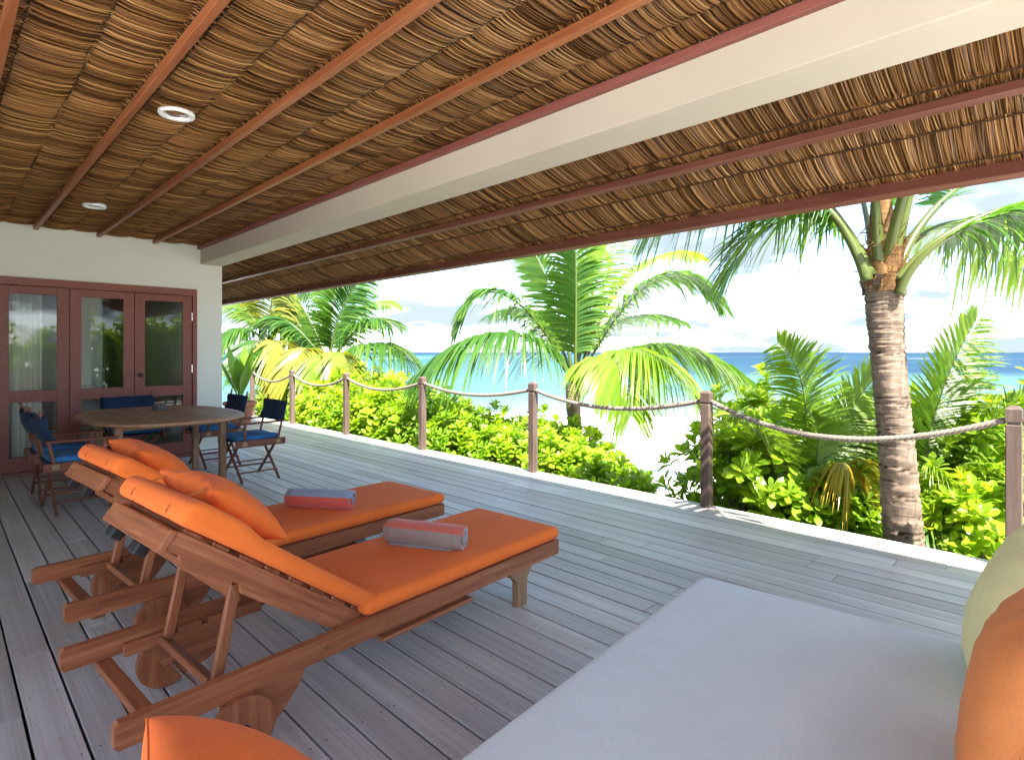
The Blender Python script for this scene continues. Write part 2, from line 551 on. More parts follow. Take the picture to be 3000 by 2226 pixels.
def sea_mat():
    m, t, b = new_mat('lagoon_water')
    geo = t.nodes.new('ShaderNodeNewGeometry')
    sp = t.nodes.new('ShaderNodeSeparateXYZ'); t.links.new(geo.outputs['Position'], sp.inputs[0])
    def lin(cx, cy):
        return math_(t, 'ADD', math_(t, 'MULTIPLY', sp.outputs['X'], cx).outputs[0], math_(t, 'MULTIPLY', sp.outputs['Y'], cy).outputs[0])
    u = lin(FWD.x, FWD.y)          # metres out from the beach
    l = lin(RGT.x, RGT.y)          # metres along the beach
    wob = noise(t, mapping(t, geo.outputs['Position'], (0.012, 0.012, 0.012)).outputs[0], 1, 4, 0.6)
    wofs = math_(t, 'MULTIPLY', math_(t, 'SUBTRACT', wob.outputs['Fac'], 0.5).outputs[0], 70)
    uu = math_(t, 'ADD', u.outputs[0], wofs.outputs[0])
    un = math_(t, 'DIVIDE', uu.outputs[0], 200)
    shallow = ramp(t, un.outputs[0], [(0.12, (0.12, 0.15, 0.14)), (0.2, (0.055, 0.12, 0.118)), (0.5, (0.035, 0.10, 0.108)), (1.0, (0.022, 0.085, 0.10))])
    # deep channel beyond the reef flat: starts ~75 m out, to the far right of the beach
    la = math_(t, 'SUBTRACT', l.outputs[0], math_(t, 'MULTIPLY', u.outputs[0], 0.22).outputs[0])
    side = t.nodes.new('ShaderNodeMapRange'); side.inputs['From Min'].default_value = -10; side.inputs['From Max'].default_value = 25
    t.links.new(math_(t, 'ADD', la.outputs[0], math_(t, 'MULTIPLY', wofs.outputs[0], 0.3).outputs[0]).outputs[0], side.inputs['Value'])
    out_ = t.nodes.new('ShaderNodeMapRange'); out_.inputs['From Min'].default_value = 62; out_.inputs['From Max'].default_value = 84
    t.links.new(uu.outputs[0], out_.inputs['Value'])
    dm = math_(t, 'MULTIPLY', side.outputs[0], out_.outputs[0])
    patch = noise(t, mapping(t, geo.outputs['Position'], (0.02, 0.02, 0.02)).outputs[0], 1, 5, 0.6)
    deepc = ramp(t, patch.outputs['Fac'], [(0.35, (0.006, 0.028, 0.055)), (0.65, (0.011, 0.046, 0.078))])
    c1 = mixc(t, dm.outputs[0], shallow.outputs[0], deepc.outputs[0])
    far = t.nodes.new('ShaderNodeMapRange'); far.inputs['From Min'].default_value = 500; far.inputs['From Max'].default_value = 900
    t.links.new(u.outputs[0], far.inputs['Value'])
    c2 = mixc(t, far.outputs[0], c1.outputs[0], (0.007, 0.03, 0.06))
    # breakers on the reef edge
    fo = noise(t, mapping(t, geo.outputs['Position'], (0.03, 0.03, 0.03)).outputs[0], 1, 6, 0.7)
    fu = math_(t, 'ADD', u.outputs[0], math_(t, 'MULTIPLY', fo.outputs['Fac'], 120).outputs[0])
    fm = ramp(t, math_(t, 'DIVIDE', fu.outputs[0], 1000).outputs[0], [(0.30, (0, 0, 0)), (0.34, (1, 1, 1)), (0.40, (1, 1, 1)), (0.46, (0, 0, 0))])
    fmm = math_(t, 'MULTIPLY', fm.outputs[0], ramp(t, fo.outputs['Fac'], [(0.50, (0, 0, 0)), (0.60, (1, 1, 1))]).outputs[0])
    brk = ramp(t, noise(t, mapping(t, geo.outputs['Position'], (0.006, 0.006, 0.006)).outputs[0], 1, 3, 0.6).outputs['Fac'], [(0.45, (0, 0, 0)), (0.58, (1, 1, 1))])
    fmm = math_(t, 'MULTIPLY', fmm.outputs[0], brk.outputs[0])
    c3 = mixc(t, fmm.outputs[0], c2.outputs[0], (0.3, 0.32, 0.33))
    out = t.nodes['Material Output']
    t.nodes.remove(b)
    df = t.nodes.new('ShaderNodeBsdfDiffuse'); gl = t.nodes.new('ShaderNodeBsdfGlossy'); gl.inputs['Roughness'].default_value = 0.25
    t.links.new(c3.outputs[0], df.inputs['Color'])
    ms = t.nodes.new('ShaderNodeMixShader'); ms.inputs[0].default_value = 0.10
    t.links.new(df.outputs[0], ms.inputs[1]); t.links.new(gl.outputs[0], ms.inputs[2])
    t.links.new(ms.outputs[0], out.inputs['Surface'])
    w = noise(t, mapping(t, geo.outputs['Position'], (0.9, 0.9, 0.9)).outputs[0], 1, 5, 0.6)
    bump(t, df, w.outputs['Fac'], 0.35, 0.3)
    return m


def sand_mat():
    m, t, b = new_mat('coral_sand')
    geo = t.nodes.new('ShaderNodeNewGeometry')
    n = noise(t, geo.outputs['Position'], 0.6, 5, 0.6)
    n2 = noise(t, geo.outputs['Position'], 30, 4, 0.7)
    r = ramp(t, n.outputs['Fac'], [(0.3, (0.72, 0.70, 0.66)), (0.7, (0.80, 0.785, 0.755))])
    r2 = ramp(t, n2.outputs['Fac'], [(0.3, (0.88, 0.87, 0.85)), (0.6, (1, 1, 1))])
    c = mixc(t, 1.0, r.outputs[0], r2.outputs[0], 'MULTIPLY')
    t.links.new(c.outputs[0], b.inputs['Base Color'])
    b.inputs['Roughness'].default_value = 0.95
    n3 = noise(t, geo.outputs['Position'], 2.5, 5, 0.6)
    bump(t, b, n3.outputs['Fac'], 0.6, 0.06)
    return m


def towel_mat(name, a, bcol, ccol, scale, off):
    m, t, b = new_mat(name)
    at_ = t.nodes.new('ShaderNodeAttribute'); at_.attribute_name = 'rnd'
    f = math_(t, 'FRACT', math_(t, 'ADD', math_(t, 'MULTIPLY', at_.outputs['Fac'], scale).outputs[0], off).outputs[0])
    r = ramp(t, f.outputs[0], [(0.0, a), (0.335, bcol), (0.62, ccol)])
    r.color_ramp.interpolation = 'CONSTANT'
    tcn = t.nodes.new('ShaderNodeTexCoord')
    n = noise(t, tcn.outputs['Object'], 130, 3, 0.7)
    r2 = ramp(t, n.outputs['Fac'], [(0.3, (0.72, 0.72, 0.72)), (0.65, (1, 1, 1))])
    c = mixc(t, 1.0, r.outputs[0], r2.outputs[0], 'MULTIPLY')
    t.links.new(c.outputs[0], b.inputs['Base Color'])
    b.inputs['Roughness'].default_value = 0.95; b.inputs['Sheen Weight'].default_value = 0.4
    b.inputs['Specular IOR Level'].default_value = 0.1
    bump(t, b, n.outputs['Fac'], 0.6, 0.006)
    return m


M['rope'] = rope_mat(); M['thatch'] = thatch_mat(); M['glass'] = glass_mat()
M['trunk'] = trunk_mat('palm_bark', (0.088, 0.064, 0.047), (0.28, 0.215, 0.16))
M['trunk_far'] = trunk_mat('far_palm_bark', (0.12, 0.085, 0.06), (0.30, 0.22, 0.16))  # bark of the farther palms, slightly paler brown
M['stem'] = plain('shrub_stem', (0.16, 0.12, 0.075), 0.8, 0.2, var=0.4, vscale=20)
M['boot'] = trunk_mat('palm_boot_fibre', (0.035, 0.018, 0.011), (0.27, 0.15, 0.055))
M['petiole'] = leaf_mat('palm_petiole', [(0.0, (0.06, 0.085, 0.016)), (0.6, (0.09, 0.11, 0.02)), (1.0, (0.17, 0.13, 0.035))], (0.6, 0.6, 0.3), 0.1, 0.35)
M['frond'] = leaf_mat('palm_leaf', [(0.0, (0.022, 0.075, 0.012)), (0.45, (0.05, 0.13, 0.018)), (0.8, (0.13, 0.21, 0.03)), (1.0, (0.30, 0.30, 0.05))], (1.9, 1.8, 0.7), 0.45, 0.33)
M['frond_yellow'] = leaf_mat('yellowing_palm_leaf', [(0.0, (0.16, 0.20, 0.02)), (0.5, (0.38, 0.32, 0.03)), (1.0, (0.55, 0.36, 0.04))], (1.3, 1.2, 0.5), 0.45, 0.35)
M['frond_light'] = leaf_mat('young_palm_leaf', [(0.0, (0.09, 0.19, 0.018)), (0.5, (0.17, 0.28, 0.026)), (1.0, (0.32, 0.35, 0.06))], (1.5, 1.5, 0.6), 0.48, 0.33)
M['frond_golden'] = leaf_mat('golden_palm_leaf', [(0.0, (0.10, 0.16, 0.02)), (0.5, (0.24, 0.26, 0.035)), (1.0, (0.50, 0.36, 0.05))], (1.3, 1.2, 0.5), 0.42, 0.35)
M['naupaka'] = leaf_mat('naupaka_leaf', [(0.0, (0.10, 0.21, 0.012)), (0.5, (0.21, 0.34, 0.018)), (0.85, (0.31, 0.42, 0.028)), (1.0, (0.44, 0.44, 0.05))], (1.9, 1.75, 0.6), 0.5, 0.35)
M['broad'] = leaf_mat('broad_leaf', [(0.0, (0.07, 0.18, 0.02)), (1.0, (0.18, 0.32, 0.03))], (1.4, 1.4, 0.5), 0.4, 0.3)
M['sea'] = sea_mat(); M['sand'] = sand_mat()

# ------------------------------------------------------------------ the setting: beach, sea, deck
def ground_z(x, y):
    p = Vector((x, y, 0)); s = p.dot(FWD); l = p.dot(RGT)
    s += 2.0 * math.sin(l * 0.07 + 0.6) + 0.8 * math.sin(l * 0.23)
    z = -0.9 + 0.05 * math.sin(x * 0.9) * math.cos(y * 0.7)
    if s > 12: z -= 0.6 * min(1, (s - 12) / 17) ** 1.2
    if s > 29: z -= min(4.5, (s - 29) * 0.06)
    return z


def axis_vals(lim_near, step, lim_far):
    a = list(np.arange(-lim_near, lim_near + .01, step))
    d = lim_near
    while d < lim_far:
        d *= 1.35
        a = [-d] + a + [d]
    return a


g = MB()
ax = axis_vals(48, 1.2, 160)
nx = len(ax)
g.v = [(x, y, ground_z(x, y)) for y in ax for x in ax]
g.f = [[j * nx + i, j * nx + i + 1, (j + 1) * nx + i + 1, (j + 1) * nx + i] for j in range(nx - 1) for i in range(nx - 1)]
tag(g.build('beach_sand', M['sand'], smooth=True), 'white coral sand beach sloping down to the lagoon', 'beach', kind='structure')
sea = MB()
S0 = axis_vals(60, 10, 16000)
ns = len(S0)
sea.v = [(x, y, -1.5) for y in S0 for x in S0]
sea.f = [[j * ns + i, j * ns + i + 1, (j + 1) * ns + i + 1, (j + 1) * ns + i] for j in range(ns - 1) for i in range(ns - 1)]
tag(sea.build('sea', M['sea'], smooth=True), 'turquoise lagoon and blue sea out to the horizon', 'sea', kind='structure')

DECK_Y = 5.17
WALL_X = -8.89
ROOF_X = 1.5
ROOF_Y = -1.75
deck = tag(MB().box(-16, 6.5, -3.2, DECK_Y - 0.02, -0.20, -0.06).build('deck', M['black']),
           'weathered grey timber deck of long boards', 'deck', kind='structure')
rd = random.Random(3)
PITCH = 0.15
plank_me = {}
y = 0.40 - PITCH * 24 + PITCH / 2
rows = []
while y < DECK_Y:
    rows.append(y); y += PITCH
for r_i, y in enumerate(rows):
    w = min(PITCH - 0.0105, 2 * (DECK_Y - y) + 0.0)
    x0 = -15.9 if y > 2.95 else -8.84
    x = x0
    first = True
    while x < 6.4:
        L = rd.uniform(2.6, 4.6) if not first else rd.uniform(1.2, 4.2)
        first = False
        if 6.4 - (x + L) < 1.2: L = 6.4 - x
        if 'p' not in plank_me:
            plank_me['p'] = MB().box(-0.5, 0.5, -(PITCH - 0.0105) / 2, (PITCH - 0.0105) / 2, -0.03, 0, 0.0022).mesh('plank', M['deck'])
        o = link_mesh('plank', plank_me['p'], deck)
        o.scale = (L - 0.004, 1, 1)
        o.location = (x + L / 2, y + rd.uniform(-.0008, .0008), rd.uniform(-0.0015, 0.0015))
        x += L
sc_ = MB()
for y in rows:
    if 0 < y < DECK_Y - .05:
        for k in range(14):
            xj = -7.6 + k * .56
            for dy in (-.045, .045):
                cx_, cy_ = xj + rd.uniform(-.006, .006), y + dy + rd.uniform(-.004, .004)
                sc_.add([(cx_ + .0042 * math.cos(a * math.pi / 3), cy_ + .0042 * math.sin(a * math.pi / 3), .0024) for a in range(6)], [[0, 1, 2, 3, 4, 5]])
o = sc_.build('screw_heads', M['darkmetal'], deck); o['kind'] = 'stuff'
MB().box(-16, 6.45, DECK_Y + 0.002, DECK_Y + 0.03, -0.24, -0.035, 0.003).build('fascia_board', M['deck'], deck)

# ------------------------------------------------------------------ the villa: wall, doors, beam, ceiling, eave, roof
villa = tag(empty('beach_villa', (WALL_X, 2.95, 0)), 'beach villa veranda with cream walls, white beam and thatched ceiling over the deck', 'building')


def vp(name, mb, mat, parent=villa, smooth=False):
    """mesh given in world coordinates, hung under the villa (or a part whose origin is the villa's)"""
    o = mb.build(name, mat, parent, smooth)
    if parent is villa:
        o.location = (-WALL_X, -2.95, 0)
    return o


DT = 2.335   # top of door frame
w = MB()
w.box(WALL_X - 0.3, WALL_X, -3.0, 2.95, DT, 3.03)
w.box(WALL_X - 0.3, WALL_X, 2.60, 2.95, -0.2, DT)
w.box(WALL_X - 0.3, WALL_X, -3.0, -0.92, -0.2, DT)
w.box(-15.5, WALL_X - 0.3, 2.65, 2.95, -0.2, 3.03)
vp('wall', w, M['plaster'])
vp('skirting', MB().box(WALL_X + 0.001, WALL_X + 0.012, 2.605, 2.962, 0.002, 0.09, 0.003), M['room'])
vp('rear_wall', MB().box(WALL_X, -3.4, ROOF_Y - .3, ROOF_Y, -0.2, 3.03), M['plaster'])
# the pier that carries the beam at the other end
vp('pier', MB().box(ROOF_X - 0.4, ROOF_X - 0.05, 2.655, 2.958, -0.05, 2.70), M['plaster'])
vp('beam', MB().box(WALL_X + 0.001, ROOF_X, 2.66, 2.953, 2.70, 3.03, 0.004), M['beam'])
# room behind the glass
rm = MB()
rm.box(-15.2, WALL_X - 0.31, -3.0, 2.64, -0.06, -0.01)
rm.box(-15.4, -15.2, -3.0, 2.64, -0.01, 2.9)
rm.box(-15.2, WALL_X - 0.31, -3.2, -3.0, -0.01, 2.9)
rm.box(-15.2, -10.0, 1.62, 1.70, -0.01, 2.9)
rm.box(-10.12, -10.0, -1.2, 1.62, -0.01, 2.9)
rm.box(-15.2, WALL_X - 0.31, -3.0, 2.64, 2.9, 2.95)
vp('room', rm, M['room'])

fr = MB()
fr.box(WALL_X - 0.06, WALL_X + 0.03, 2.556, 2.612, 0.003, DT, 0.004)
fr.box(WALL_X - 0.06, WALL_X + 0.03, -0.92, 2.556, 2.242, DT, 0.004)
fr.box(WALL_X - 0.06, WALL_X + 0.03, -0.92, 2.556, 0.003, 0.035, 0.004)
vp('door_frame', fr, M['door_wood'])

LEAF = [(1.862, 2.554), (1.177, 1.857), (0.492, 1.172), (-0.193, 0.487), (-0.878, -0.198)]
for i, (ya, yb) in enumerate(LEAF):
    L = yb - ya
    dr = MB()
    st = 0.118
    X0, X1 = -0.022, 0.022
    dr.box(X0, X1, -L / 2, -L / 2 + st, 0.04, 2.236, 0.003)
    dr.box(X0, X1, L / 2 - st, L / 2, 0.04, 2.236, 0.003)
    for za, zb in ((0.04, 0.21), (0.855, 0.995), (2.145, 2.236)):
        dr.box(X0 + .002, X1 - .002, -L / 2 + st - .001, L / 2 - st + .001, za, zb, 0.003)
    d = dr.build('door', M['door_wood'], villa)
    d.location = (-0.012, (ya + yb) / 2 - 2.95, 0)
    for za, zb in ((0.205, 0.86), (0.99, 2.15)):
        MB().box(-0.003, 0.003, -L / 2 + st - .005, L / 2 - st + .005, za, zb).build('pane', M['glass'], d)
    if i == 0:
        kb = MB()
        Mx = Matrix.Translation((0.022, -L / 2 + 0.06, 1.15)) @ Matrix.Rotation(R(90), 4, 'Y')
        kb.lathe([(0.026, 0), (0.026, 0.006), (0.011, 0.008), (0.011, 0.03), (0.024, 0.036), (0.029, 0.048), (0.024, 0.06), (0.008, 0.064)], 18, Mx)
        kb.build('handle', M['darkmetal'], d, smooth='auto')
    if i in (0,):
        for z in (0.35, 1.22, 1.95):
            MB().tube([(0.026, L / 2 - 0.002, z - 0.055), (0.026, L / 2 - 0.002, z + 0.055)], 0.009, 8).build('hinge', M['steel'], d, smooth='auto')


# thatch
def thatch_mesh(name, L, W, bulge, seed, spacing=0.0043, rows=7, rag=0.009, lay=1.0):
    rs = np.random.RandomState(seed)
    n = int(L / spacing)
    x0 = (np.arange(n) + rs.uniform(-.6, .6, n)) * spacing - L / 2
    ph = rs.uniform(0, 6.28, 6)
    def wav(x, k):
        return (np.sin(x * 5.1 * k + ph[0]) + .7 * np.sin(x * 11.7 * k + ph[1]) + .5 * np.sin(x * 23 * k + ph[2])) / 2.2
    s = (.5 + .5 * np.sin(np.linspace(-.5, .5, rows) * np.pi))[None, :]
    e0 = rs.uniform(-rag, rag, n)[:, None]; e1 = rs.uniform(-rag, rag, n)[:, None]
    yy = (s - .5) * W * 1.05 + e0 * (1 - s) + e1 * s
    clump = wav(x0, 1.0)[:, None]; clump2 = wav(x0 + 3, 2.1)[:, None]
    b = bulge * (1 + .07 * clump + rs.uniform(-.14, .14, n)[:, None])
    prof = 1 - np.abs(2 * s - 1) ** 3.2
    zz = -b * prof + 0.0016 * clump2 + rs.uniform(-.004, .004, n)[:, None]
    bend = rs.uniform(-.003, .003, n)[:, None] + 0.002 * clump2
    xx = x0[:, None] + bend * np.sin(s * np.pi * 1.0) + (0.012 * clump + rs.uniform(-.010, .010, n)[:, None]) * (s - .5) * lay
    wd = rs.uniform(.0038, .0062, n)[:, None] * (1 - .35 * np.abs(s - .45))
    tilt = rs.uniform(-.003, .003, n)[:, None]
    va = np.stack([xx - wd / 2, yy, zz - tilt], -1); vb = np.stack([xx + wd / 2, yy, zz + tilt], -1)
    V = np.stack([va, vb], 2).reshape(-1, 3)
    idx = np.arange(n * rows * 2).reshape(n, rows, 2)
    F = np.stack([idx[:, :-1, 0], idx[:, :-1, 1], idx[:, 1:, 1], idx[:, 1:, 0]], -1).reshape(-1, 4)
    rv = np.clip(.5 + .05 * clump[:, 0] + rs.normal(0, .23, n), 0.01, 1)
    rv = np.where(rs.rand(n) < .03, rv * .4, rv)
    me = bpy.data.meshes.new(name)
    me.from_pydata(V.tolist(), [], F.tolist())
    a = me.attributes.new('rnd', 'FLOAT', 'POINT')
    a.data.foreach_set('value', np.repeat(rv, rows * 2).astype(np.float32))
    me.materials.append(M['thatch'])
    me.polygons.foreach_set('use_smooth', [True] * len(me.polygons))
    return me


def twine_mesh(L, seed):
    rr = random.Random(seed)
    mb = MB()
    n = int(L / 0.028)
    pts = []
    for i in range(n + 1):
        x = -L / 2 + L * i / n
        pts.append((x, 0.006 * math.sin(x * 3 + seed) + (0.004 if i % 2 else -0.004) + rr.uniform(-.002, .002), -0.004 + (0.004 if i % 2 else -0.002)))
    mb.tube(pts, 0.005, 5)
    return mb.mesh('twine', M['twine'], True)


CEIL = 2.975
SEG = (ROOF_X - WALL_X) / 2
X_IN = [WALL_X + SEG / 2, WALL_X + SEG * 1.5]
wide = [thatch_mesh('thatch_course', SEG, 0.266, 0.019, 10 + k) for k in range(4)]
fringe = [thatch_mesh('thatch_fringe', SEG, 0.085, 0.014, 30 + k, rows=4, rag=0.03) for k in range(2)]
twn = [twine_mesh(SEG, 50 + k) for k in range(2)]
ceiling = vp('ceiling', MB().box(WALL_X, ROOF_X, ROOF_Y, 2.66, CEIL + 0.012, CEIL + 0.03), M['backing'])


def put(me, name, parent, loc, rx=0.0, flip=False, kind=None):
    o = link_mesh(name, me, parent)
    o.location = loc
    o.rotation_euler = (rx, 0, math.pi if flip else 0)
    if kind: o['kind'] = kind
    return o


RAFT = [2.09 - 0.62 * k for k in range(7)]
k = 0
for j, yr in enumerate([2.71] + RAFT[:-1]):
    # between this rafter and the next one towards the house: two courses and a ragged fringe
    ya = yr - 0.035
    for xi, xc in enumerate(X_IN):
        k += 1
        if j > 0 or True:
            put(wide[k % 4], 'thatch_course', ceiling, (xc, ya - 0.13, CEIL + 0.006), 0, False, 'stuff')
            put(wide[(k + 2) % 4], 'thatch_course', ceiling, (xc, ya - 0.395, CEIL - 0.004), 0, False, 'stuff')
            put(fringe[k % 2], 'thatch_course', ceiling, (xc, ya - 0.56, CEIL + 0.004), 0, False, 'stuff')
            put(twn[k % 2], 'twine', ceiling, (xc, ya - 0.265, CEIL - 0.004))
            put(twn[(k + 1) % 2], 'twine', ceiling, (xc, ya - 0.53, CEIL - 0.006))
for yr in RAFT:
    bar('rafter', (WALL_X + 0.002, yr, CEIL - 0.037), (ROOF_X, yr, CEIL - 0.037), 0.042, 0.052, M['rafter'], ceiling)
bar('edge_batten', (WALL_X + 0.002, 2.638, CEIL - 0.045), (ROOF_X, 2.638, CEIL - 0.045), 0.042, 0.05, M['door_wood'], ceiling)

# sloping eave outside the beam
TH = R(20); EY0, EZ0 = 2.80, 2.945
ct, st_ = math.cos(TH), math.sin(TH)


def on_eave(x, y, up=0.0):
    return (x, y + up * st_, EZ0 - (y - EY0) * math.tan(TH) + up * ct)


eave = vp('eave', MB().prism([on_eave(0, 2.96, .02)[1:], on_eave(0, 4.10, .02)[1:], on_eave(0, 4.10, .045)[1:], on_eave(0, 2.96, .045)[1:]], -16.0, ROOF_X, 'x'), M['backing'])
SEG2 = (ROOF_X + 16) / 3
X_OUT = [-16 + SEG2 * (i + .5) for i in range(3)]
e_w1 = [thatch_mesh('thatch_course', SEG2, 0.47, 0.02, 70 + k, rows=8, spacing=0.0050) for k in range(2)]
e_w2 = [thatch_mesh('thatch_course', SEG2, 0.215, 0.014, 80 + k, spacing=0.0050) for k in range(2)]
e_w3 = [thatch_mesh('thatch_course', SEG2, 0.315, 0.018, 85 + k, spacing=0.0050) for k in range(2)]
e_fr = thatch_mesh('thatch_fringe', SEG2, 0.09, 0.012, 90, rows=4, rag=0.025)
tw2 = twine_mesh(SEG2, 99)
for i, xc in enumerate(X_OUT):
    a, b_ = i % 2, (i + 1) % 2
    put(e_w1[a], 'thatch_course', eave, on_eave(xc, 3.17), -TH, False, 'stuff')
    put(e_fr, 'thatch_course', eave, on_eave(xc, 3.43, .004), -TH, False, 'stuff')
    put(e_w2[a], 'thatch_course', eave, on_eave(xc, 3.60), -TH, False, 'stuff')
    put(e_w3[a], 'thatch_course', eave, on_eave(xc, 3.855, -.004), -TH, False, 'stuff')
    put(e_fr, 'thatch_course', eave, on_eave(xc, 4.04, .004), -TH, False, 'stuff')
    for yy in (2.985, 3.395, 3.70, 4.00):
        put(tw2, 'twine', eave, on_eave(xc, yy, -.008), -TH)
bar('rafter', on_eave(-16, 3.485, -.045), on_eave(ROOF_X, 3.485, -.045), 0.046, 0.055, M['fascia'], eave, up=(0, st_, ct))
bar('fascia_board', on_eave(-16, 4.105, -.035), on_eave(ROOF_X, 4.105, -.035), 0.055, 0.10, M['fascia'], eave, up=(0, st_, ct))

rf = MB()
rf.prism([(ROOF_Y - .05, 3.04), (2.80, 3.04), (4.13, EZ0 - (4.13 - EY0) * math.tan(TH) + 0.055), (4.17, 2.62), (2.9, 3.24), (ROOF_Y - .05, 3.3)], -16.2, ROOF_X + 0.1, 'x')
vp('roof', rf, M['backing'])

# downlights
for (x, y), lab in (((-4.03, 1.07), 'white round recessed downlight in the thatched ceiling, the larger one nearer the middle'),
                    ((-7.16, 1.15), 'small white round recessed downlight close to the cream wall')):
    t_ = tag(empty('downlight', (x, y, 2.937)), lab, 'ceiling light', 'recessed ceiling lights')
    MB().lathe([(0.072, 0.02), (0.075, -0.002), (0.098, -0.006), (0.103, 0.004), (0.10, 0.03), (0.072, 0.03)], 32).build('trim_ring', M['white'], t_, True)
    MB().lathe([(0.072, 0.012), (0.055, 0.035), (0.03, 0.05), (0.001, 0.052)], 32, closed=True).build('reflector', M['steel'], t_, True)

# ------------------------------------------------------------------ curtain and white unit inside the room
cu = MB()
n = 60
for i in range(n + 1):
    y = 0.42 + 0.50 * i / n
    x = -9.02 + 0.03 * math.sin(i * 0.95) + 0.012 * math.sin(i * 2.3 + 1)
    for z in (0.04, 0.8, 1.6, 2.3):
        cu.v.append((x * 1.0 + 0.01 * math.sin(z * 3 + i), y, z)); cu.att.append(0)
for i in range(n):
    for j in range(3):
        a = i * 4 + j
        cu.f.append([a, a + 4, a + 5, a + 1])
o = cu.build('curtain', M['curtain'], smooth=True, fix=False)
sm = o.modifiers.new('solid', 'SOLIDIFY'); sm.thickness = 0.004
tag(o, 'cream curtain hanging in folds behind the glass door next to the picture edge', 'curtain')


def rounded_pad(sx, sy, sz, r, puff=0.0, nd_=10, edge=4, seed=0, wob=0.0, mat=None):
    """cushion: rounded box centred on origin with a slightly domed top"""
    def co(L):
        h = L / 2
        e = [h - r + r * math.sin(math.pi / 2 * i / edge) for i in range(edge + 1)]
        inner = list(np.linspace(-(h - r), h - r, nd_))
        return [-v for v in e[::-1]][:-1] + inner + e[1:]
    X, Y_, Z = co(sx), co(sy), co(sz) if sz > 2 * r + 1e-4 else [-v for v in [sz / 2 * math.sin(math.pi / 2 * i / edge) for i in range(edge + 1)][::-1]][:-1] + [sz / 2 * math.sin(math.pi / 2 * i / edge) for i in range(edge + 1)]
    bm = bmesh.new()
    hx, hy, hz = sx / 2, sy / 2, sz / 2
    def sheet(A, B, f):
        g_ = [[bm.verts.new(f(a, b)) for b in B] for a in A]
        for i in range(len(A) - 1):
            for j in range(len(B) - 1):
                bm.faces.new((g_[i][j], g_[i + 1][j], g_[i + 1][j + 1], g_[i][j + 1]))
    for sgn in (-1, 1):
        sheet(X, Y_, lambda a, b: (a, b, sgn * hz))
        sheet(X, Z, lambda a, b: (a, sgn * hy, b))
        sheet(Y_, Z, lambda a, b: (sgn * hx, a, b))
    bmesh.ops.remove_doubles(bm, verts=bm.verts[:], dist=1e-5)
    rr = min(r, hz - 1e-4)
    rs = random.Random(seed)
    p = [rs.uniform(0, 6) for _ in range(4)]
    for v in bm.verts:
        c = v.co
        inn = Vector((max(-(hx - r), min(hx - r, c.x)), max(-(hy - r), min(hy - r, c.y)), max(-(hz - rr), min(hz - rr, c.z))))
        d = c - inn
        if d.length > 1e-6:
            # soften: rounded corner in plan, rounded edge in section
            d = Vector((d.x / r, d.y / r, d.z / rr)).normalized()
            d = Vector((d.x * r, d.y * r, d.z * rr))
        q = inn + d
        dome = (1 - (q.x / hx) ** 2) * (1 - (q.y / hy) ** 2)
        q.z += puff * dome * (1 if q.z > 0 else -0.2)
        if wob: q.z += wob * (math.sin(q.x * 9 + p[0]) * math.sin(q.y * 7 + p[1]) + .6 * math.sin(q.x * 17 + p[2]) * math.sin(q.y * 15 + p[3]))
        v.co = q
    bmesh.ops.recalc_face_normals(bm, faces=bm.faces[:])
    me = bpy.data.meshes.new('pad'); bm.to_mesh(me); bm.free()
    me.polygons.foreach_set('use_smooth', [True] * len(me.polygons))
    if mat: me.materials.append(mat)
    return me


unit = empty('low_cabinet', (-9.72, 1.35, 0))
tag(unit, 'low white cabinet with a padded top seen through the middle glass door', 'cabinet')
MB().box(-0.2, 0.2, -0.22, 0.22, 0.0, 0.86, 0.01).build('carcass', M['room'], unit)
link_mesh('padded_top', rounded_pad(0.42, 0.46, 0.14, 0.06, 0.01, mat=M['white']), unit, Matrix.Translation((0, 0, 0.93)))

# ------------------------------------------------------------------ rope fence
fence = tag(empty('rope_fence', (0, 5.15, 0)), 'fence of brown square posts joined by sagging ropes along the deck edge', 'fence')
PX = [1.9, -0.32, -2.50, -4.72, -6.96, -9.20, -11.37, -13.45, -15.6]
PH = 1.09; PW = 0.088
post_me = MB().box(-PW / 2, PW / 2, -PW / 2, PW / 2, -0.03, PH - 0.115, 0.006).mesh('post', M['post'])
# posts stand upright: own grain axis is vertical, so lay the mesh along local x and turn it
pm = MB().box(-0.03, PH - 0.125, -PW / 2, PW / 2, -PW / 2, PW / 2, 0.006)
pm.box(PH - 0.125, PH - 0.105, -PW / 2 + .009, PW / 2 - .009, -PW / 2 + .009, PW / 2 - .009)
post_me = pm.mesh('post', M['post'])
cap = MB()
h0 = PW / 2
cap.add([(PH - 0.105, -h0, -h0), (PH - 0.105, h0, -h0), (PH - 0.105, h0, h0), (PH - 0.105, -h0, h0),
         (PH - 0.022, -h0, -h0), (PH - 0.022, h0, -h0), (PH - 0.022, h0, h0), (PH - 0.022, -h0, h0),
         (PH, -h0 * .55, -h0 * .55), (PH, h0 * .55, -h0 * .55), (PH, h0 * .55, h0 * .55), (PH, -h0 * .55, h0 * .55)],
        [[0, 3, 2, 1], [0, 1, 5, 4], [1, 2, 6, 5], [2, 3, 7, 6], [3, 0, 4, 7], [4, 5, 9, 8], [5, 6, 10, 9], [6, 7, 11, 10], [7, 4, 8, 11], [8, 9, 10, 11]])
cap_me = cap.mesh('post_cap', M['post'])
RX = Matrix.Rotation(R(-90), 4, 'Y')
rp_ = random.Random(5)
for x in PX:
    p = link_mesh('post', post_me, fence, Matrix.Translation((x, -0.035, 0)) @ Matrix.Rotation(R(rp_.uniform(-2, 2)), 4, 'Z') @ RX)
    link_mesh('post_cap', cap_me, p)
SAG = [0.2, 0.23, 0.14, 0.115, 0.15, 0.17, 0.17, 0.15]
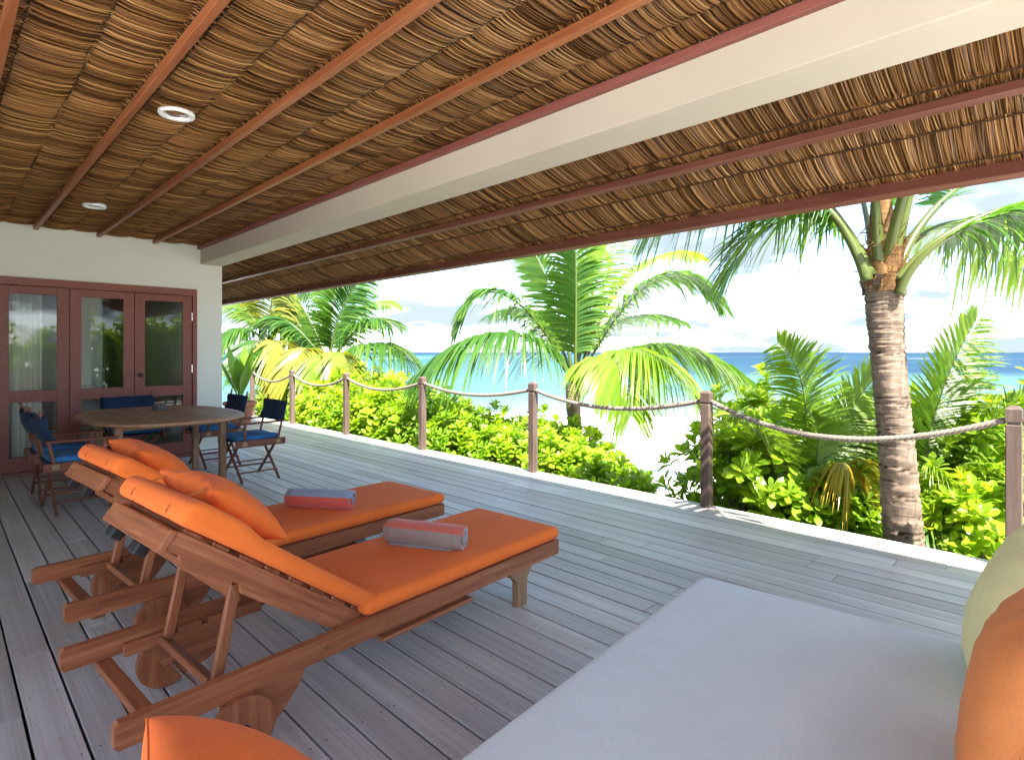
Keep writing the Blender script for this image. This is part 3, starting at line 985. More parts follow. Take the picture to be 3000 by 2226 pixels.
for i in range(len(PX) - 1):
    xa, xb = PX[i] - h0 - 0.004, PX[i + 1] + h0 + 0.004
    L = abs(xb - xa)
    zr = PH - 0.10
    n = int(L / 0.0085)
    near = i < 5
    if not near: n //= 2
    cen = []
    for j in range(n + 1):
        u = j / n
        cen.append(Vector((xa + (xb - xa) * u, -0.035, zr - SAG[i] * 4 * u * (1 - u) * (1 + .12 * (u - .5)))))
    mb = MB()
    for kx in range(3):
        pts = []
        for j, c in enumerate(cen):
            a = j * L / n / 0.105 * 2 * math.pi + kx * 2 * math.pi / 3
            pts.append(c + Vector((0, math.cos(a), math.sin(a))) * 0.0115)
        mb.tube(pts, 0.0128, 6 if near else 5)
    mb.build('rope', M['rope'], fence, True)

# ------------------------------------------------------------------ dining table
tb = tag(empty('dining_table', (-7.38, 1.80, 0), R(1.0)), 'oblong brown slatted timber dining table beside the glass doors', 'table')
TA, TBW, TZ = 1.075, 0.755, 0.76


def tab_x(y, a, b):
    q = 1 - abs(y / b) ** 2.6
    return a * max(0, q) ** (1 / 2.6)


def outline(a, b, n=96):
    out = []
    for i in range(n):
        t = 2 * math.pi * i / n
        c, s = math.cos(t), math.sin(t)
        out.append((a * math.copysign(abs(c) ** (2 / 2.6), c), b * math.copysign(abs(s) ** (2 / 2.6), s)))
    return out


o1, o2 = outline(TA, TBW), outline(TA - 0.085, TBW - 0.085)
n = len(o1)
rim = MB()
zs = [(o2, TZ), ([(x * .992, y * .99) for x, y in o1], TZ), (o1, TZ - 0.008), (o1, TZ - 0.024), ([(x * .985, y * .98) for x, y in o1], TZ - 0.034), (o2, TZ - 0.034)]
for ol, z in zs: rim.v.extend([(x, y, z) for x, y in ol])
rim.att = [0] * len(rim.v)
for k in range(6):
    for i in range(n):
        j = (i + 1) % n; k2 = (k + 1) % 6
        rim.f.append([k * n + i, k * n + j, k2 * n + j, k2 * n + i])
rim.build('tabletop_rim', M['table_wood'], tb, 'auto')
bi = TBW - 0.09
sw = 0.0645
ny = int(2 * bi / sw)
sw = 2 * bi / ny
for i in range(ny):
    ya = -bi + sw * i + 0.003; yb = -bi + sw * (i + 1) - 0.003
    ys = [ya + (yb - ya) * q / 3 for q in range(4)]
    xs = [tab_x(v, TA - 0.09, bi) for v in ys]
    if max(xs) < 0.1: continue
    poly = [(x, v) for x, v in zip(xs, ys)] + [(-x, v) for x, v in zip(xs[::-1], ys[::-1])]
    MB().prism(poly, TZ - 0.028, TZ - 0.003, 'z').build('slat', M['table_wood'], tb)
for sx in (-1, 1):
    for sy in (-1, 1):
        bar('leg', (sx * .45, sy * .50, 0), (sx * .45, sy * .50, TZ - 0.036), 0.068, 0.068, M['table_wood'], tb, up=(0, 1, 0), c=0.005)
    bar('apron', (sx * .45, -.465, TZ - 0.075), (sx * .45, .465, TZ - 0.075), 0.026, 0.075, M['table_wood'], tb)
for sy in (-1, 1):
    bar('apron', (-.416, sy * .50, TZ - 0.075), (.416, sy * .50, TZ - 0.075), 0.026, 0.075, M['table_wood'], tb)
bar('center_batten', (0, -0.66, TZ - 0.048), (0, 0.66, TZ - 0.048), 0.06, 0.022, M['table_wood'], tb)

ap = at(346, 893, 6.85)
ash = tag(empty('ashtray', (ap.x, ap.y, TZ + 0.0005)), 'small round dark ashtray on the dining table', 'ashtray')
MB().lathe([(0.055, 0), (0.066, 0.004), (0.072, 0.055), (0.066, 0.06), (0.058, 0.055), (0.052, 0.015), (0.001, 0.013)], 28, closed=True).build('bowl', M['ash'], ash, 'auto')
for k in range(3):
    a = k * 2.1 + .4
    MB().box(-0.012, 0.012, -0.006, 0.006, 0.052, 0.0635, 0.002, Matrix.Rotation(a, 4, 'Z') @ Matrix.Translation((0.063, 0, 0))).build('cigarette_rest', M['ash'], ash)

# ------------------------------------------------------------------ director chairs
def cloth_sheet(fn, nu, nv, th, name, mat, parent):
    mb = MB()
    for i in range(nu + 1):
        for j in range(nv + 1):
            mb.v.append(fn(i / nu, j / nv)); mb.att.append(0)
    for i in range(nu):
        for j in range(nv):
            a = i * (nv + 1) + j
            mb.f.append([a, a + nv + 1, a + nv + 2, a + 1])
    o = mb.build(name, mat, parent, True, fix=False)
    s_ = o.modifiers.new('solid', 'SOLIDIFY'); s_.thickness = th; s_.offset = 0
    return o


def make_chair():
    c = empty('director_chair')
    W = M['chair_wood']
    for sy in (-1, 1):
        for sx in (-1, 1):
            yy = sy * 0.205 + sx * 0.013
            bar('leg', (sx * .275, yy, 0), (-sx * .235, yy, .425), 0.022, 0.034, W, c, c=0.006)
    for sx in (-1, 1):
        rod('rung', (sx * .225, -.215, .05 + .06), (sx * .225, .215, .05 + .06), 0.0095, W, c)
        rod('rung', (sx * .13, -.205, .175), (sx * .13, .205, .175), 0.0085, W, c)
        rail = bar('seat_rail', (sx * .275, -.285, .435), (sx * .275, .265, .435), 0.028, 0.075, W, c)
        for yy in (-.2, .17):
            MB().box(-0.025, 0.025, -0.002, 0.002, -0.022, 0.022, 0.001).build('bracket', M['brass'], c, M=Matrix.Translation((sx * .2905, yy, .437)) @ Matrix.Rotation(R(90), 4, 'Z'))
        bar('arm_post', (sx * .275, .165, .47), (sx * .275, .165, .645), 0.022, 0.026, W, c)
        bar('armrest', (sx * .278, .275, .657), (sx * .278, -.275, .662), 0.05, 0.02, W, c, c=0.006)
        bp = rod('back_post', (sx * .265, -.20, .44), (sx * .265, -.305, .905), 0.0135, W, c)
        Mf = bar_matrix((sx * .265, -.20, .44), (sx * .265, -.305, .905))
        top = Vector((sx * .265, -.305, .905)); dr = (top - Vector((sx * .265, -.20, .44))).normalized()
        Q = dr.to_track_quat('Z', 'Y').to_matrix().to_4x4(); Q.translation = top
        MB().lathe([(0.013, 0), (0.007, 0.006), (0.012, 0.014), (0.014, 0.022), (0.010, 0.032), (0.002, 0.036)], 12, Q).build('finial', W, c, True)
    rs = random.Random(11)
    def seat(u, v):
        x = (u - .5) * .53; y = (v - .5) * .50 + .005
        return (x, y, .470 - .022 * (1 - (2 * u - 1) ** 2) + .006 * math.sin(u * 19 + v * 5) * math.sin(v * 13))
    cloth_sheet(seat, 14, 12, 0.006, 'seat_canvas', M['navy'], c)
    me = rounded_pad(0.50, 0.47, 0.055, 0.026, 0.008, 10, 3, 4, 0.006, M['denim'])
    link_mesh('seat_cushion', me, c, Matrix.Translation((0, 0.01, .492)))
    def back(u, v):
        x = (u - .5) * .575
        k = 1 - (2 * u - 1) ** 2
        z = .665 + v * .215
        y = -.20 - (z - .44) * .2258 - .032 * k - .016 * (1 - 2 * abs(v - .5)) * k
        z -= .018 * k * (v - .3)
        return (x, y, z)
    cloth_sheet(back, 16, 8, 0.005, 'back_canvas', M['navy'], c)
    def backc(u, v):
        x = (u - .5) * .54
        k = 1 - (2 * u - 1) ** 2
        z = .655 + v * .232
        y = -.20 - (z - .44) * .2258 - .026 * k + .026 + .008 * math.sin(u * 14) * math.sin(v * 9)
        return (x, y, z)
    cloth_sheet(backc, 18, 10, 0.022, 'back_cushion', M['denim'], c)
    # sleeves of canvas round the posts
    for sx in (-1, 1):
        def p(z): return (sx * .265, -.20 - (z - .44) * .2258, z)
        MB().tube([p(.66), p(.77), p(.885)], 0.0185, 10).build('canvas_sleeve', M['denim'], c, True)
    return c


chair0 = make_chair()
CH = [((-6.83, 2.58), 180, 'folding director chair with shade-darkened back at the deck-side of the table, nearer the loungers'),
      ((-7.98, 2.56), 181, 'folding director chair with shade-darkened back, deck-side of the table, nearer the cream wall'),
      ((-6.70, 0.94), 2, 'folding director chair with blue seat standing behind the loungers, nearer the camera of the two'),
      ((-7.40, 0.92), -1, 'folding director chair half hidden behind another chair in front of the curtained door'),
      ((-8.36, 1.74), -90, 'blue canvas director chair at the table end right before the glass doors')]
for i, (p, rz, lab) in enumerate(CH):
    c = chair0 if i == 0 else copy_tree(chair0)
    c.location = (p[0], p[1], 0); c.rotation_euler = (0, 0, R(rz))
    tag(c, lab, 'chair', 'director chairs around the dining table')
    if i < 2:      # shade on these two backs is put into the colour, navy over blue
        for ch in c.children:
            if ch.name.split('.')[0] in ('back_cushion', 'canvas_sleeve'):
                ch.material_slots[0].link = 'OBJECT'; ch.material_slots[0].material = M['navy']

# ------------------------------------------------------------------ pillows
def pillow_mesh(a, b, T, mat, seed=0, n=30, pinch=0.10, wr=0.006):
    rs = random.Random(seed)
    p = [rs.uniform(0, 6) for _ in range(8)]
    bm = bmesh.new()
    for sg in (1, -1):
        g_ = []
        for i in range(n + 1):
            row = []
            for j in range(n + 1):
                u = math.sin((i / n - .5) * math.pi); v = math.sin((j / n - .5) * math.pi)
                x = a * u * (1 - pinch * (1 - v * v) * abs(u) ** 3)
                y = b * v * (1 - pinch * (1 - u * u) * abs(v) ** 3)
                h = T * (max(0, 1 - u ** 2) * max(0, 1 - v ** 2)) ** 0.42
                h *= 1 + .10 * math.sin(2.1 * u + p[0]) * math.sin(2.4 * v + p[1])
                e = max(abs(u), abs(v))
                h += wr * math.sin(u * 17 + p[2] + 3 * v) * math.sin(v * 13 + p[3] + 2 * u) * (h / T)
                h += wr * 1.4 * math.sin(math.atan2(v, u) * 13 + p[4]) * e ** 4 * (h / T) * 1.6
                row.append(bm.verts.new((x, y, sg * h)))
            g_.append(row)
        for i in range(n):
            for j in range(n):
                bm.faces.new((g_[i][j], g_[i + 1][j], g_[i + 1][j + 1], g_[i][j + 1]))
    bmesh.ops.remove_doubles(bm, verts=bm.verts[:], dist=1e-5)
    bmesh.ops.recalc_face_normals(bm, faces=bm.faces[:])
    me = bpy.data.meshes.new('pillow'); bm.to_mesh(me); bm.free()
    me.polygons.foreach_set('use_smooth', [True] * len(me.polygons))
    me.materials.append(mat)
    return me


def piping(a, b, pinch, r, mat, parent):
    pts = []
    for e in range(4):
        for i in range(20):
            t = -1 + 2 * i / 20
            u, v = [(t, -1), (1, t), (-t, 1), (-1, -t)][e]
            pts.append((a * u * (1 - pinch * (1 - v * v) * abs(u) ** 3), b * v * (1 - pinch * (1 - u * u) * abs(v) ** 3), 0))
    pts.append(pts[0])
    return MB().tube(pts, r, 5, cap=False).build('piping', mat, parent, True)


# ------------------------------------------------------------------ sun loungers
ANG = R(36.0)
CB, SB = math.cos(ANG), math.sin(ANG)
HINGE = Vector((0, 0.94, 0.265))


def bk(x, s, n):
    """point on the raised back: s up the slope from the hinge, n out of it"""
    return HINGE + Vector((x, -CB * s + SB * n, SB * s + CB * n))


BACK_M = Matrix(((-1, 0, 0), (0, -CB, SB), (0, SB, CB))).to_4x4()   # local x, s, n  -> lounger
BACK_M.translation = HINGE


def make_lounger():
    t = empty('sun_lounger')
    W = M['teak']
    for sx in (-1, 1):
        x = sx * .333
        L = 2.30
        prof = [(-L / 2, -.03), (-L / 2 + .012, -.043), (L / 2 - .004, -.043), (L / 2, -.038), (L / 2, .038), (L / 2 - .004, .043), (-L / 2 + .012, .043), (-L / 2, .03)]
        MB().prism([(a, c) for a, c in prof], -.0165, .0165, 'y').build('side_rail', W, t, M=Matrix.Translation((x, L / 2, .27)) @ Matrix.Rotation(R(90), 4, 'Z'))
        # carved foot leg
        lx = sx * .296
        pr = [(-.135, .30), (.115, .30), (.115, .235), (.085, .20), (.062, .165), (.045, .15), (.045, 0), (-.04, 0), (-.04, .14), (-.058, .168), (-.085, .178), (-.095, .21), (-.135, .225)]
        plate('leg', [(b, a) for a, b in pr], .038, (lx, 1.99, 0), (0, 0, 1), (0, 1, 0), M['teak_worn'], t)
        # wheel bracket and wheel
        pr = [(-.10, .225), (.22, .225), (.20, .18), (.16, .13), (.12, .085), (.04, .06), (-.05, .075), (-.08, .13)]
        plate('wheel_bracket', pr, .034, (sx * .318, .42, 0), (0, 1, 0), (0, 0, 1), W, t)
        Q = Matrix.Translation((sx * .363, .38, .118)) @ Matrix.Rotation(R(90), 4, 'Y')
        wh = MB().lathe([(.001, -.017), (.10, -.019), (.116, -.015), (.118, 0), (.116, .015), (.10, .019), (.001, .017)], 36, closed=True).build('wheel', W, t, 'auto', M=Q)
        MB().lathe([(.022, -.024), (.022, .024)], 14).build('hub', M['darkmetal'], wh, 'auto')
        # notched ratchet strip
        pr = [(.06, .0), (.62, .0), (.62, .05), (.50, .05), (.50, .028), (.47, .028), (.47, .05), (.38, .05), (.38, .028), (.35, .028), (.35, .05), (.26, .05), (.26, .028), (.23, .028), (.23, .05), (.06, .05)]
        plate('ratchet_strip', pr, .026, (sx * .292, .14, .222), (0, 1, 0), (0, 0, 1), W, t)
        # back frame side
        pr = [(0.0, -.035), (.10, -.04), (.14, -.062), (.22, -.064), (.225, -.04), (.25, -.04), (.255, -.064), (.60, -.068), (.625, -.042), (.66, -.042), (.665, -.068), (.84, -.068), (.87, -.05), (.88, -.032), (.93, -.032), (.94, -.02), (.94, .035), (0.0, .035)]
        plate('back_frame_side', pr, .03, bk(sx * .272, 0, 0), (0, -CB, SB), (0, SB, CB), M['teak'], t)
        # prop arms
        bar('prop_arm', (sx * .235, .34, .245), bk(sx * .235, .62, -.045), 0.026, 0.04, W, t, up=(0, 1, 0.3))
        MB().lathe([(.007, -.004), (.007, .004)], 10).build('bolt', M['brass'], t, M=Matrix.Translation((sx * .3505, .72, .27)) @ Matrix.Rotation(R(90), 4, 'Y'))
        for yy in (1.02, 1.62, 2.12, .12):
            for zz in (.252, .288):
                MB().lathe([(.006, -.0025), (.006, .0025)], 8).build('dowel', M['door_wood'], t, M=Matrix.Translation((sx * .35, yy, zz)) @ Matrix.Rotation(R(90), 4, 'Y'))
    bar('prop_bar', (-.235, .335, .25), (.235, .335, .25), 0.075, 0.024, W, t, up=(0, .6, .8))
    bar('prop_bar', bk(-.25, .60, -.075), bk(.25, .60, -.075), 0.07, 0.022, W, t, up=(0, .8, .2))
    bar('head_crossbar', (-.3165, .135, .215), (.3165, .135, .215), 0.055, 0.03, W, t)
    bar('foot_crossbar', (-.3165, 2.27, .27), (.3165, 2.27, .27), 0.03, 0.08, M['teak_worn'], t)
    bar('hinge_bar', (-.3165, .95, .235), (.3165, .95, .235), 0.05, 0.03, W, t)
    rod('axle', (-.36, .38, .118), (.36, .38, .118), 0.008, M['steel'], t)
    for k in range(9):
        yy = 1.10 + k * .135
        bar('seat_slat', (-.316, yy, .302), (.316, yy, .302), 0.07, 0.018, W, t)
    for k in range(8):
        s = .07 + k * .117
        bar('back_slat', bk(-.287, s, .044), bk(.287, s, .044), 0.07, 0.016, W, t, up=(0, SB, CB))
    bar('head_rail', bk(-.30, .955, -.012), bk(.30, .955, -.008), 0.026, 0.08, M['teak'], t, up=(0, SB, CB))
    for x in (-.17, .10):
        bar('bumper', bk(x - .035, .94, -.068), bk(x + .035, .94, -.068), 0.05, 0.045, M['black'], t, up=(0, SB, CB), c=.008)
    bar('back_brace', bk(-.255, .80, -.055), bk(.255, .80, -.055), 0.06, 0.028, M['teak'], t, up=(0, SB, CB))
    bar('tray', (.30, 1.0, .19), (.30, 1.56, .19), 0.10, 0.018, W, t)
    bar('tray_runner', (.30, 1.03, .208), (.30, 1.52, .208), 0.03, 0.018, W, t)
    return t


def make_cushion():
    t = empty('lounger_cushion')
    me = rounded_pad(.70, 1.41, .075, .035, .006, 12, 4, 2, 0.0012, M['orange'])
    link_mesh('seat_pad', me, t, Matrix.Translation((0, 1.615, .3125 + .0375)))
    PL = 0.97
    def bulge(sv):
        k = max(0, min(1, (sv - .62) / .16)); k = k * k * (3 - 2 * k)
        k2 = max(0, min(1, (sv - .88) / .09)); k2 = k2 * k2
        return .026 * k - .010 * k2
    me = rounded_pad(.68, PL, .07, .033, .004, 22, 4, 3, 0.0015, M['orange'])
    for v in me.vertices:
        v.co.z += bulge(v.co.y + PL / 2) * (1 if v.co.z > 0 else 0)
    bp = link_mesh('back_pad', me, t, BACK_M @ Matrix.Translation((0, PL / 2 + .01, .0535 + .035)))
    for x in (-.20, .17):
        path = [(.60, .035 + bulge(.60)), (.70, .035 + bulge(.70)), (.80, .035 + bulge(.80)), (.90, .035 + bulge(.90)), (.945, .028 + bulge(.945)), (.966, .008), (.966, -.012), (.945, -.030), (.90, -.036), (.80, -.036)]
        mb = MB()
        for q, (sv, z) in enumerate(path):
            a = path[max(q - 1, 0)]; b2 = path[min(q + 1, len(path) - 1)]
            tx, tz = b2[0] - a[0], b2[1] - a[1]; L_ = math.hypot(tx, tz)
            nx_, nz_ = -tz / L_, tx / L_
            for w_, e_ in ((-.006, .005), (.006, .005), (.006, -.002), (-.006, -.002)):
                mb.v.append((x + w_, sv - PL / 2 + nx_ * e_, z + nz_ * e_)); mb.att.append(0)
        for q in range(len(path) - 1):
            for c_ in range(4):
                d2 = (c_ + 1) % 4
                mb.f.append([q * 4 + c_, q * 4 + d2, q * 4 + 4 + d2, q * 4 + 4 + c_])
        mb.build('strap', M['strap_dark'], bp)
    return t


def make_lounger_pillow(seed):
    t = empty('pillow')
    Q = BACK_M @ Matrix.Translation((0.0, .72, .182)) @ Matrix.Rotation(R(4), 4, 'X') @ Matrix.Rotation(R(2), 4, 'Z')
    c = link_mesh('pillow_case', pillow_mesh(.245, .19, .082, M['orange2'], seed, pinch=.06), t, Q)
    for x in (-.20, .17):
        p0 = bk(-x, .955, .128); p1 = bk(-x * .98, .90, .20)
        bar('tie_strap', p0, p1, 0.014, 0.003, M['strap'], t, up=(0, SB, CB), c=0.0005)
    return t


LR = R(4.2)
lounge = [((-2.44, 0.36), 'reclined teak sun lounger with wooden wheels, the nearer of the two'),
          ((-3.585, 0.385), 'reclined teak sun lounger with wooden wheels beside the dining area, the farther of the two')]
l0 = make_lounger(); c0 = make_cushion(); p0_ = make_lounger_pillow(5)
for i, (p, lab) in enumerate(lounge):
    near = i == 0
    a = l0 if near else copy_tree(l0)
    b_ = c0 if near else copy_tree(c0)
    d_ = p0_ if near else make_lounger_pillow(9)
    for o in (a, b_, d_):
        o.location = (p[0], p[1], 0); o.rotation_euler = (0, 0, LR)
    tag(a, lab, 'sun lounger', 'teak sun loungers')
    tag(b_, 'orange two-part lounger cushion ' + ('on the nearer lounger, under the coral and beige towel' if near else 'on the farther lounger, under the coral and blue towel'), 'cushion', 'orange lounger cushions')
    tag(d_, 'plump orange head pillow tied to the back of the ' + ('nearer' if near else 'farther') + ' lounger', 'pillow', 'orange head pillows')


# ------------------------------------------------------------------ rolled towels
def towel(name, pa, pb, r, mat, lab, flap=True, spin=0.0):
    pa, pb = Vector(pa), Vector(pb)
    L = (pb - pa).length
    mb = MB()
    turns, th = 3.6, 0.0115
    n = int(turns * 26)
    NL = 10
    prof = []
    arc = 0; prev = None
    for i in range(n + 1):
        a = 2 * math.pi * turns * i / n
        rr = 0.012 + (r - 0.012) * i / n
        sq = 1 - .06 * math.sin(a + spin) ** 2
        q = Vector((0, rr * math.cos(a + spin), rr * math.sin(a + spin) * sq))
        if prev is not None: arc += (q - prev).length
        prev = q
        prof.append((q, arc))
    if flap:
        q, _ = prof[-1]
    tot = arc
    rs = random.Random(2)
    for k in range(NL + 1):
        x = -L / 2 + L * k / NL
        for q, ar in prof:
            nrm = q.normalized()
            wob = 1 + .018 * math.sin(k * 1.7 + ar * 9)
            bul = .004 * math.sin(math.pi * k / NL)
            xx = x + (.006 * math.sin(ar * 40) if k in (0, NL) else 0)
            mb.v.append(tuple(Vector((xx, 0, 0)) + q * wob + nrm * (th * .42 + bul))); mb.att.append(.001 + ar / tot)
            mb.v.append(tuple(Vector((xx, 0, 0)) + q * wob - nrm * (th * .42))); mb.att.append(.001 + (ar / tot))
    m_ = len(prof) * 2
    for k in range(NL):
        for i in range(len(prof) - 1):
            for sgn in (0, 1):
                a = k * m_ + i * 2 + sgn
                mb.f.append([a, a + 2, a + m_ + 2, a + m_])
    for k in (0, NL):
        for i in range(len(prof) - 1):
            a = k * m_ + i * 2
            mb.f.append([a, a + 1, a + 3, a + 2])
    for i in (0, len(prof) - 1):
        for k in range(NL):
            a = k * m_ + i * 2
            mb.f.append([a, a + 1, a + m_ + 1, a + m_])
    root = empty(name)
    Q = bar_matrix(pa, pb)
    root.matrix_world = Q
    mb.build('terry_roll', mat, root, True)
    if flap:
        fl = MB()
        for i in range(9):
            for j in range(6):
                fl.v.append((-L / 2 * .86 + L * .80 * i / 8, -r * .35 - .05 * j / 5 * (1 - .3 * i / 8) , -r * .985 + .003 * math.sin(i * 2.0 + j))); fl.att.append(.97)
        for i in range(8):
            for j in range(5):
                a = i * 6 + j
                fl.f.append([a, a + 6, a + 7, a + 1])
        o = fl.build('loose_end', mat, root, True, fix=False)
        s_ = o.modifiers.new('solid', 'SOLIDIFY'); s_.thickness = 0.008
    tag(root, lab, 'towel', 'rolled beach towels')
    return root


M['towel1'] = towel_mat('coral_beige_towel', (0.33, 0.44, 0.52), (0.70, 0.16, 0.10), (0.36, 0.30, 0.255), 3.0, 0.99)
M['towel2'] = towel_mat('coral_blue_towel', (0.30, 0.38, 0.48), (0.30, 0.38, 0.48), (0.72, 0.13, 0.09), 3.0, 0.99)
TOPZ = 0.393
towel('beach_towel', (-2.755, 1.80, TOPZ + .066), (-2.345, 2.0, TOPZ + .066), .064, M['towel1'], 'rolled towel in coral and beige stripes on the nearer lounger', True, .6)
towel('beach_towel', (-3.86, 1.72, TOPZ + .066), (-3.49, 1.99, TOPZ + .066), .064, M['towel2'], 'rolled towel in coral with a blue-grey stripe on the farther lounger', False, .75)

# ------------------------------------------------------------------ daybed and its pillows
DBR = R(4.6)
db = empty('daybed', (-1.237, 2.46, 0), DBR)
tag(db, 'wide daybed with a pale grey-blue mattress in the foreground', 'daybed')
me = rounded_pad(1.55, 2.85, .19, .055, .012, 16, 5, 6, 0.0012, M['daybed'])
link_mesh('mattress', me, db, Matrix.Translation((.775, -1.425, .355)))
MB().box(.03, 1.52, -2.82, -.03, .14, .255, .006).build('frame', M['teak'], db)
for x in (.08, 1.46):
    for y in (-.09, -2.75):
        MB().box(x - .035, x + .035, y - .035, y + .035, 0, .14, .004).build('leg', M['teak'], db)
link_mesh('backrest', rounded_pad(.16, 2.75, .50, .06, .0, 10, 4, 3, 0.0, M['daybed']), db, Matrix.Translation((1.46, -1.425, .70)))


def loose_pillow(a, b, T, mat, C, xdir, ydir, seed, lab, pinch=.07, wr=.005):
    """xdir/ydir: the pillow's edge directions"""
    x = Vector(xdir).normalized(); y = Vector(ydir); y = (y - x * y.dot(x)).normalized(); z = x.cross(y)
    Q = Matrix((x, y, z)).transposed().to_4x4(); Q.translation = Vector(C)
    root = empty('throw_pillow'); root.matrix_world = Q
    link_mesh('pillow_case', pillow_mesh(a, b, T, mat, seed, pinch=pinch, wr=wr), root)
    piping(a, b, pinch, 0.0025, mat, root)
    tag(root, lab, 'pillow', 'throw pillows on the daybed')
    return root


loose_pillow(.25, .24, .11, M['yellow'], (-.135, 2.30, .675), (-.05, 1, .02), (.25, 0, 1), 3, 'yellow throw pillow leaning at the far end of the daybed')
loose_pillow(.26, .25, .115, M['peach'], (-.075, 1.66, .69), (.02, 1, -.02), (.22, 0, 1), 8, 'orange throw pillow leaning beside the yellow one on the daybed')
px_, pn_ = Vector((.969, -.239, .058)), Vector((.378, .506, .775))
loose_pillow(.235, .223, .095, M['orange2'], (-.964, .394, .643), px_, pn_.cross(px_), 15, 'orange throw pillow at the near end of the daybed, cut by the bottom edge', .03, .0025)


# ------------------------------------------------------------------ palms
def frond_mesh(P, Lmax, rs, n=58, petiole=0.18, r0=0.03, r1=0.004, droop=0.35, fwd=0.75, lift=0.25, wid=0.032, roll=0.0, dry=0.0, raggy=0.08, mat='frond', pet='petiole', facing=None, fold=None):
    """one pinnate leaf: rachis along a Bezier, folded leaflets on both sides that bow under their weight"""
    lv, lf, la = [], [], []
    N = 40
    C = [bez(P, i / N) for i in range(N + 1)]
    mbp = MB()
    rad = [r0 + (r1 - r0) * min(1, (i / N) ** 0.7) for i in range(N + 1)]
    mbp.tube(C, rad, 7, a=0.35 + .3 * rs.random())
    ln = sum((C[i + 1] - C[i]).length for i in range(N))
    for i in range(n):
        t = petiole + (1 - petiole) * (i + rs.random() * .5) / n
        p = bez(P, t); T = (bez(P, min(1, t + .01)) - bez(P, max(0, t - .01))).normalized()
        up = Vector((0, 0, 1)) if facing is None else Vector(facing)
        Nn = up - T * up.dot(T)
        if Nn.length < .05: Nn = -FWD - T * (-FWD).dot(T)
        Nn.normalize()
        S = T.cross(Nn)
        if roll:
            Nn2 = Nn * math.cos(roll) + S * math.sin(roll); S = S * math.cos(roll) - Nn * math.sin(roll); Nn = Nn2
        q = (t - petiole) / (1 - petiole)
        Lk = Lmax * (0.45 + .55 * min(1, q / .22)) * (1 - .62 * max(0, (q - .45) / .55) ** 1.6)
        for sg in (-1, 1):
            if rs.random() < raggy * .5: continue
            L = Lk * rs.uniform(.86, 1.1)
            f = fwd * (0.7 + .8 * q) + rs.uniform(-.13, .13)
            D = (S * sg + T * f + Nn * (lift + rs.uniform(-.12, .12))).normalized()
            g = droop * rs.uniform(.7, 1.35)
            w = wid * rs.uniform(.8, 1.15)
            kink = rs.random() < raggy
            b = len(lv)
            cval = min(1, max(0.01, rs.gauss(.42, .16) + dry * .5))
            prevp = p
            for k, (s, ww) in enumerate(((0, .35), (.28, 1.0), (.6, .85), (.85, .5), (1.0, .04))):
                gg = g * (1.5 if kink and s > .5 else 1)
                c = p + D * (L * s) + Vector((0, 0, -gg * L * s * s))
                W = T * .8 - D * D.dot(T) * .8 + Nn * .35 * sg * -1
                W = W.normalized() * (w * ww / 2)
                lv.append(tuple(c - W)); lv.append(tuple(c + W))
                la += [cval + .18 * s * s] * 2
            for k in range(4):
                a = b + k * 2
                lf.append([a, a + 1, a + 3, a + 2])
    me = bpy.data.meshes.new('frond')
    nb = len(mbp.v)
    me.from_pydata(mbp.v + lv, [], mbp.f + [[i + nb for i in f] for f in lf])
    at_ = me.attributes.new('rnd', 'FLOAT', 'POINT')
    at_.data.foreach_set('value', np.clip(np.array(mbp.att + la, dtype=np.float32), 0.0, 1.0))
    me.materials.append(M[pet]); me.materials.append(M[mat])
    mi = [0] * len(mbp.f) + [1] * len(lf)
    me.polygons.foreach_set('material_index', mi)
    me.polygons.foreach_set('use_smooth', [True] * len(mi))
    return me


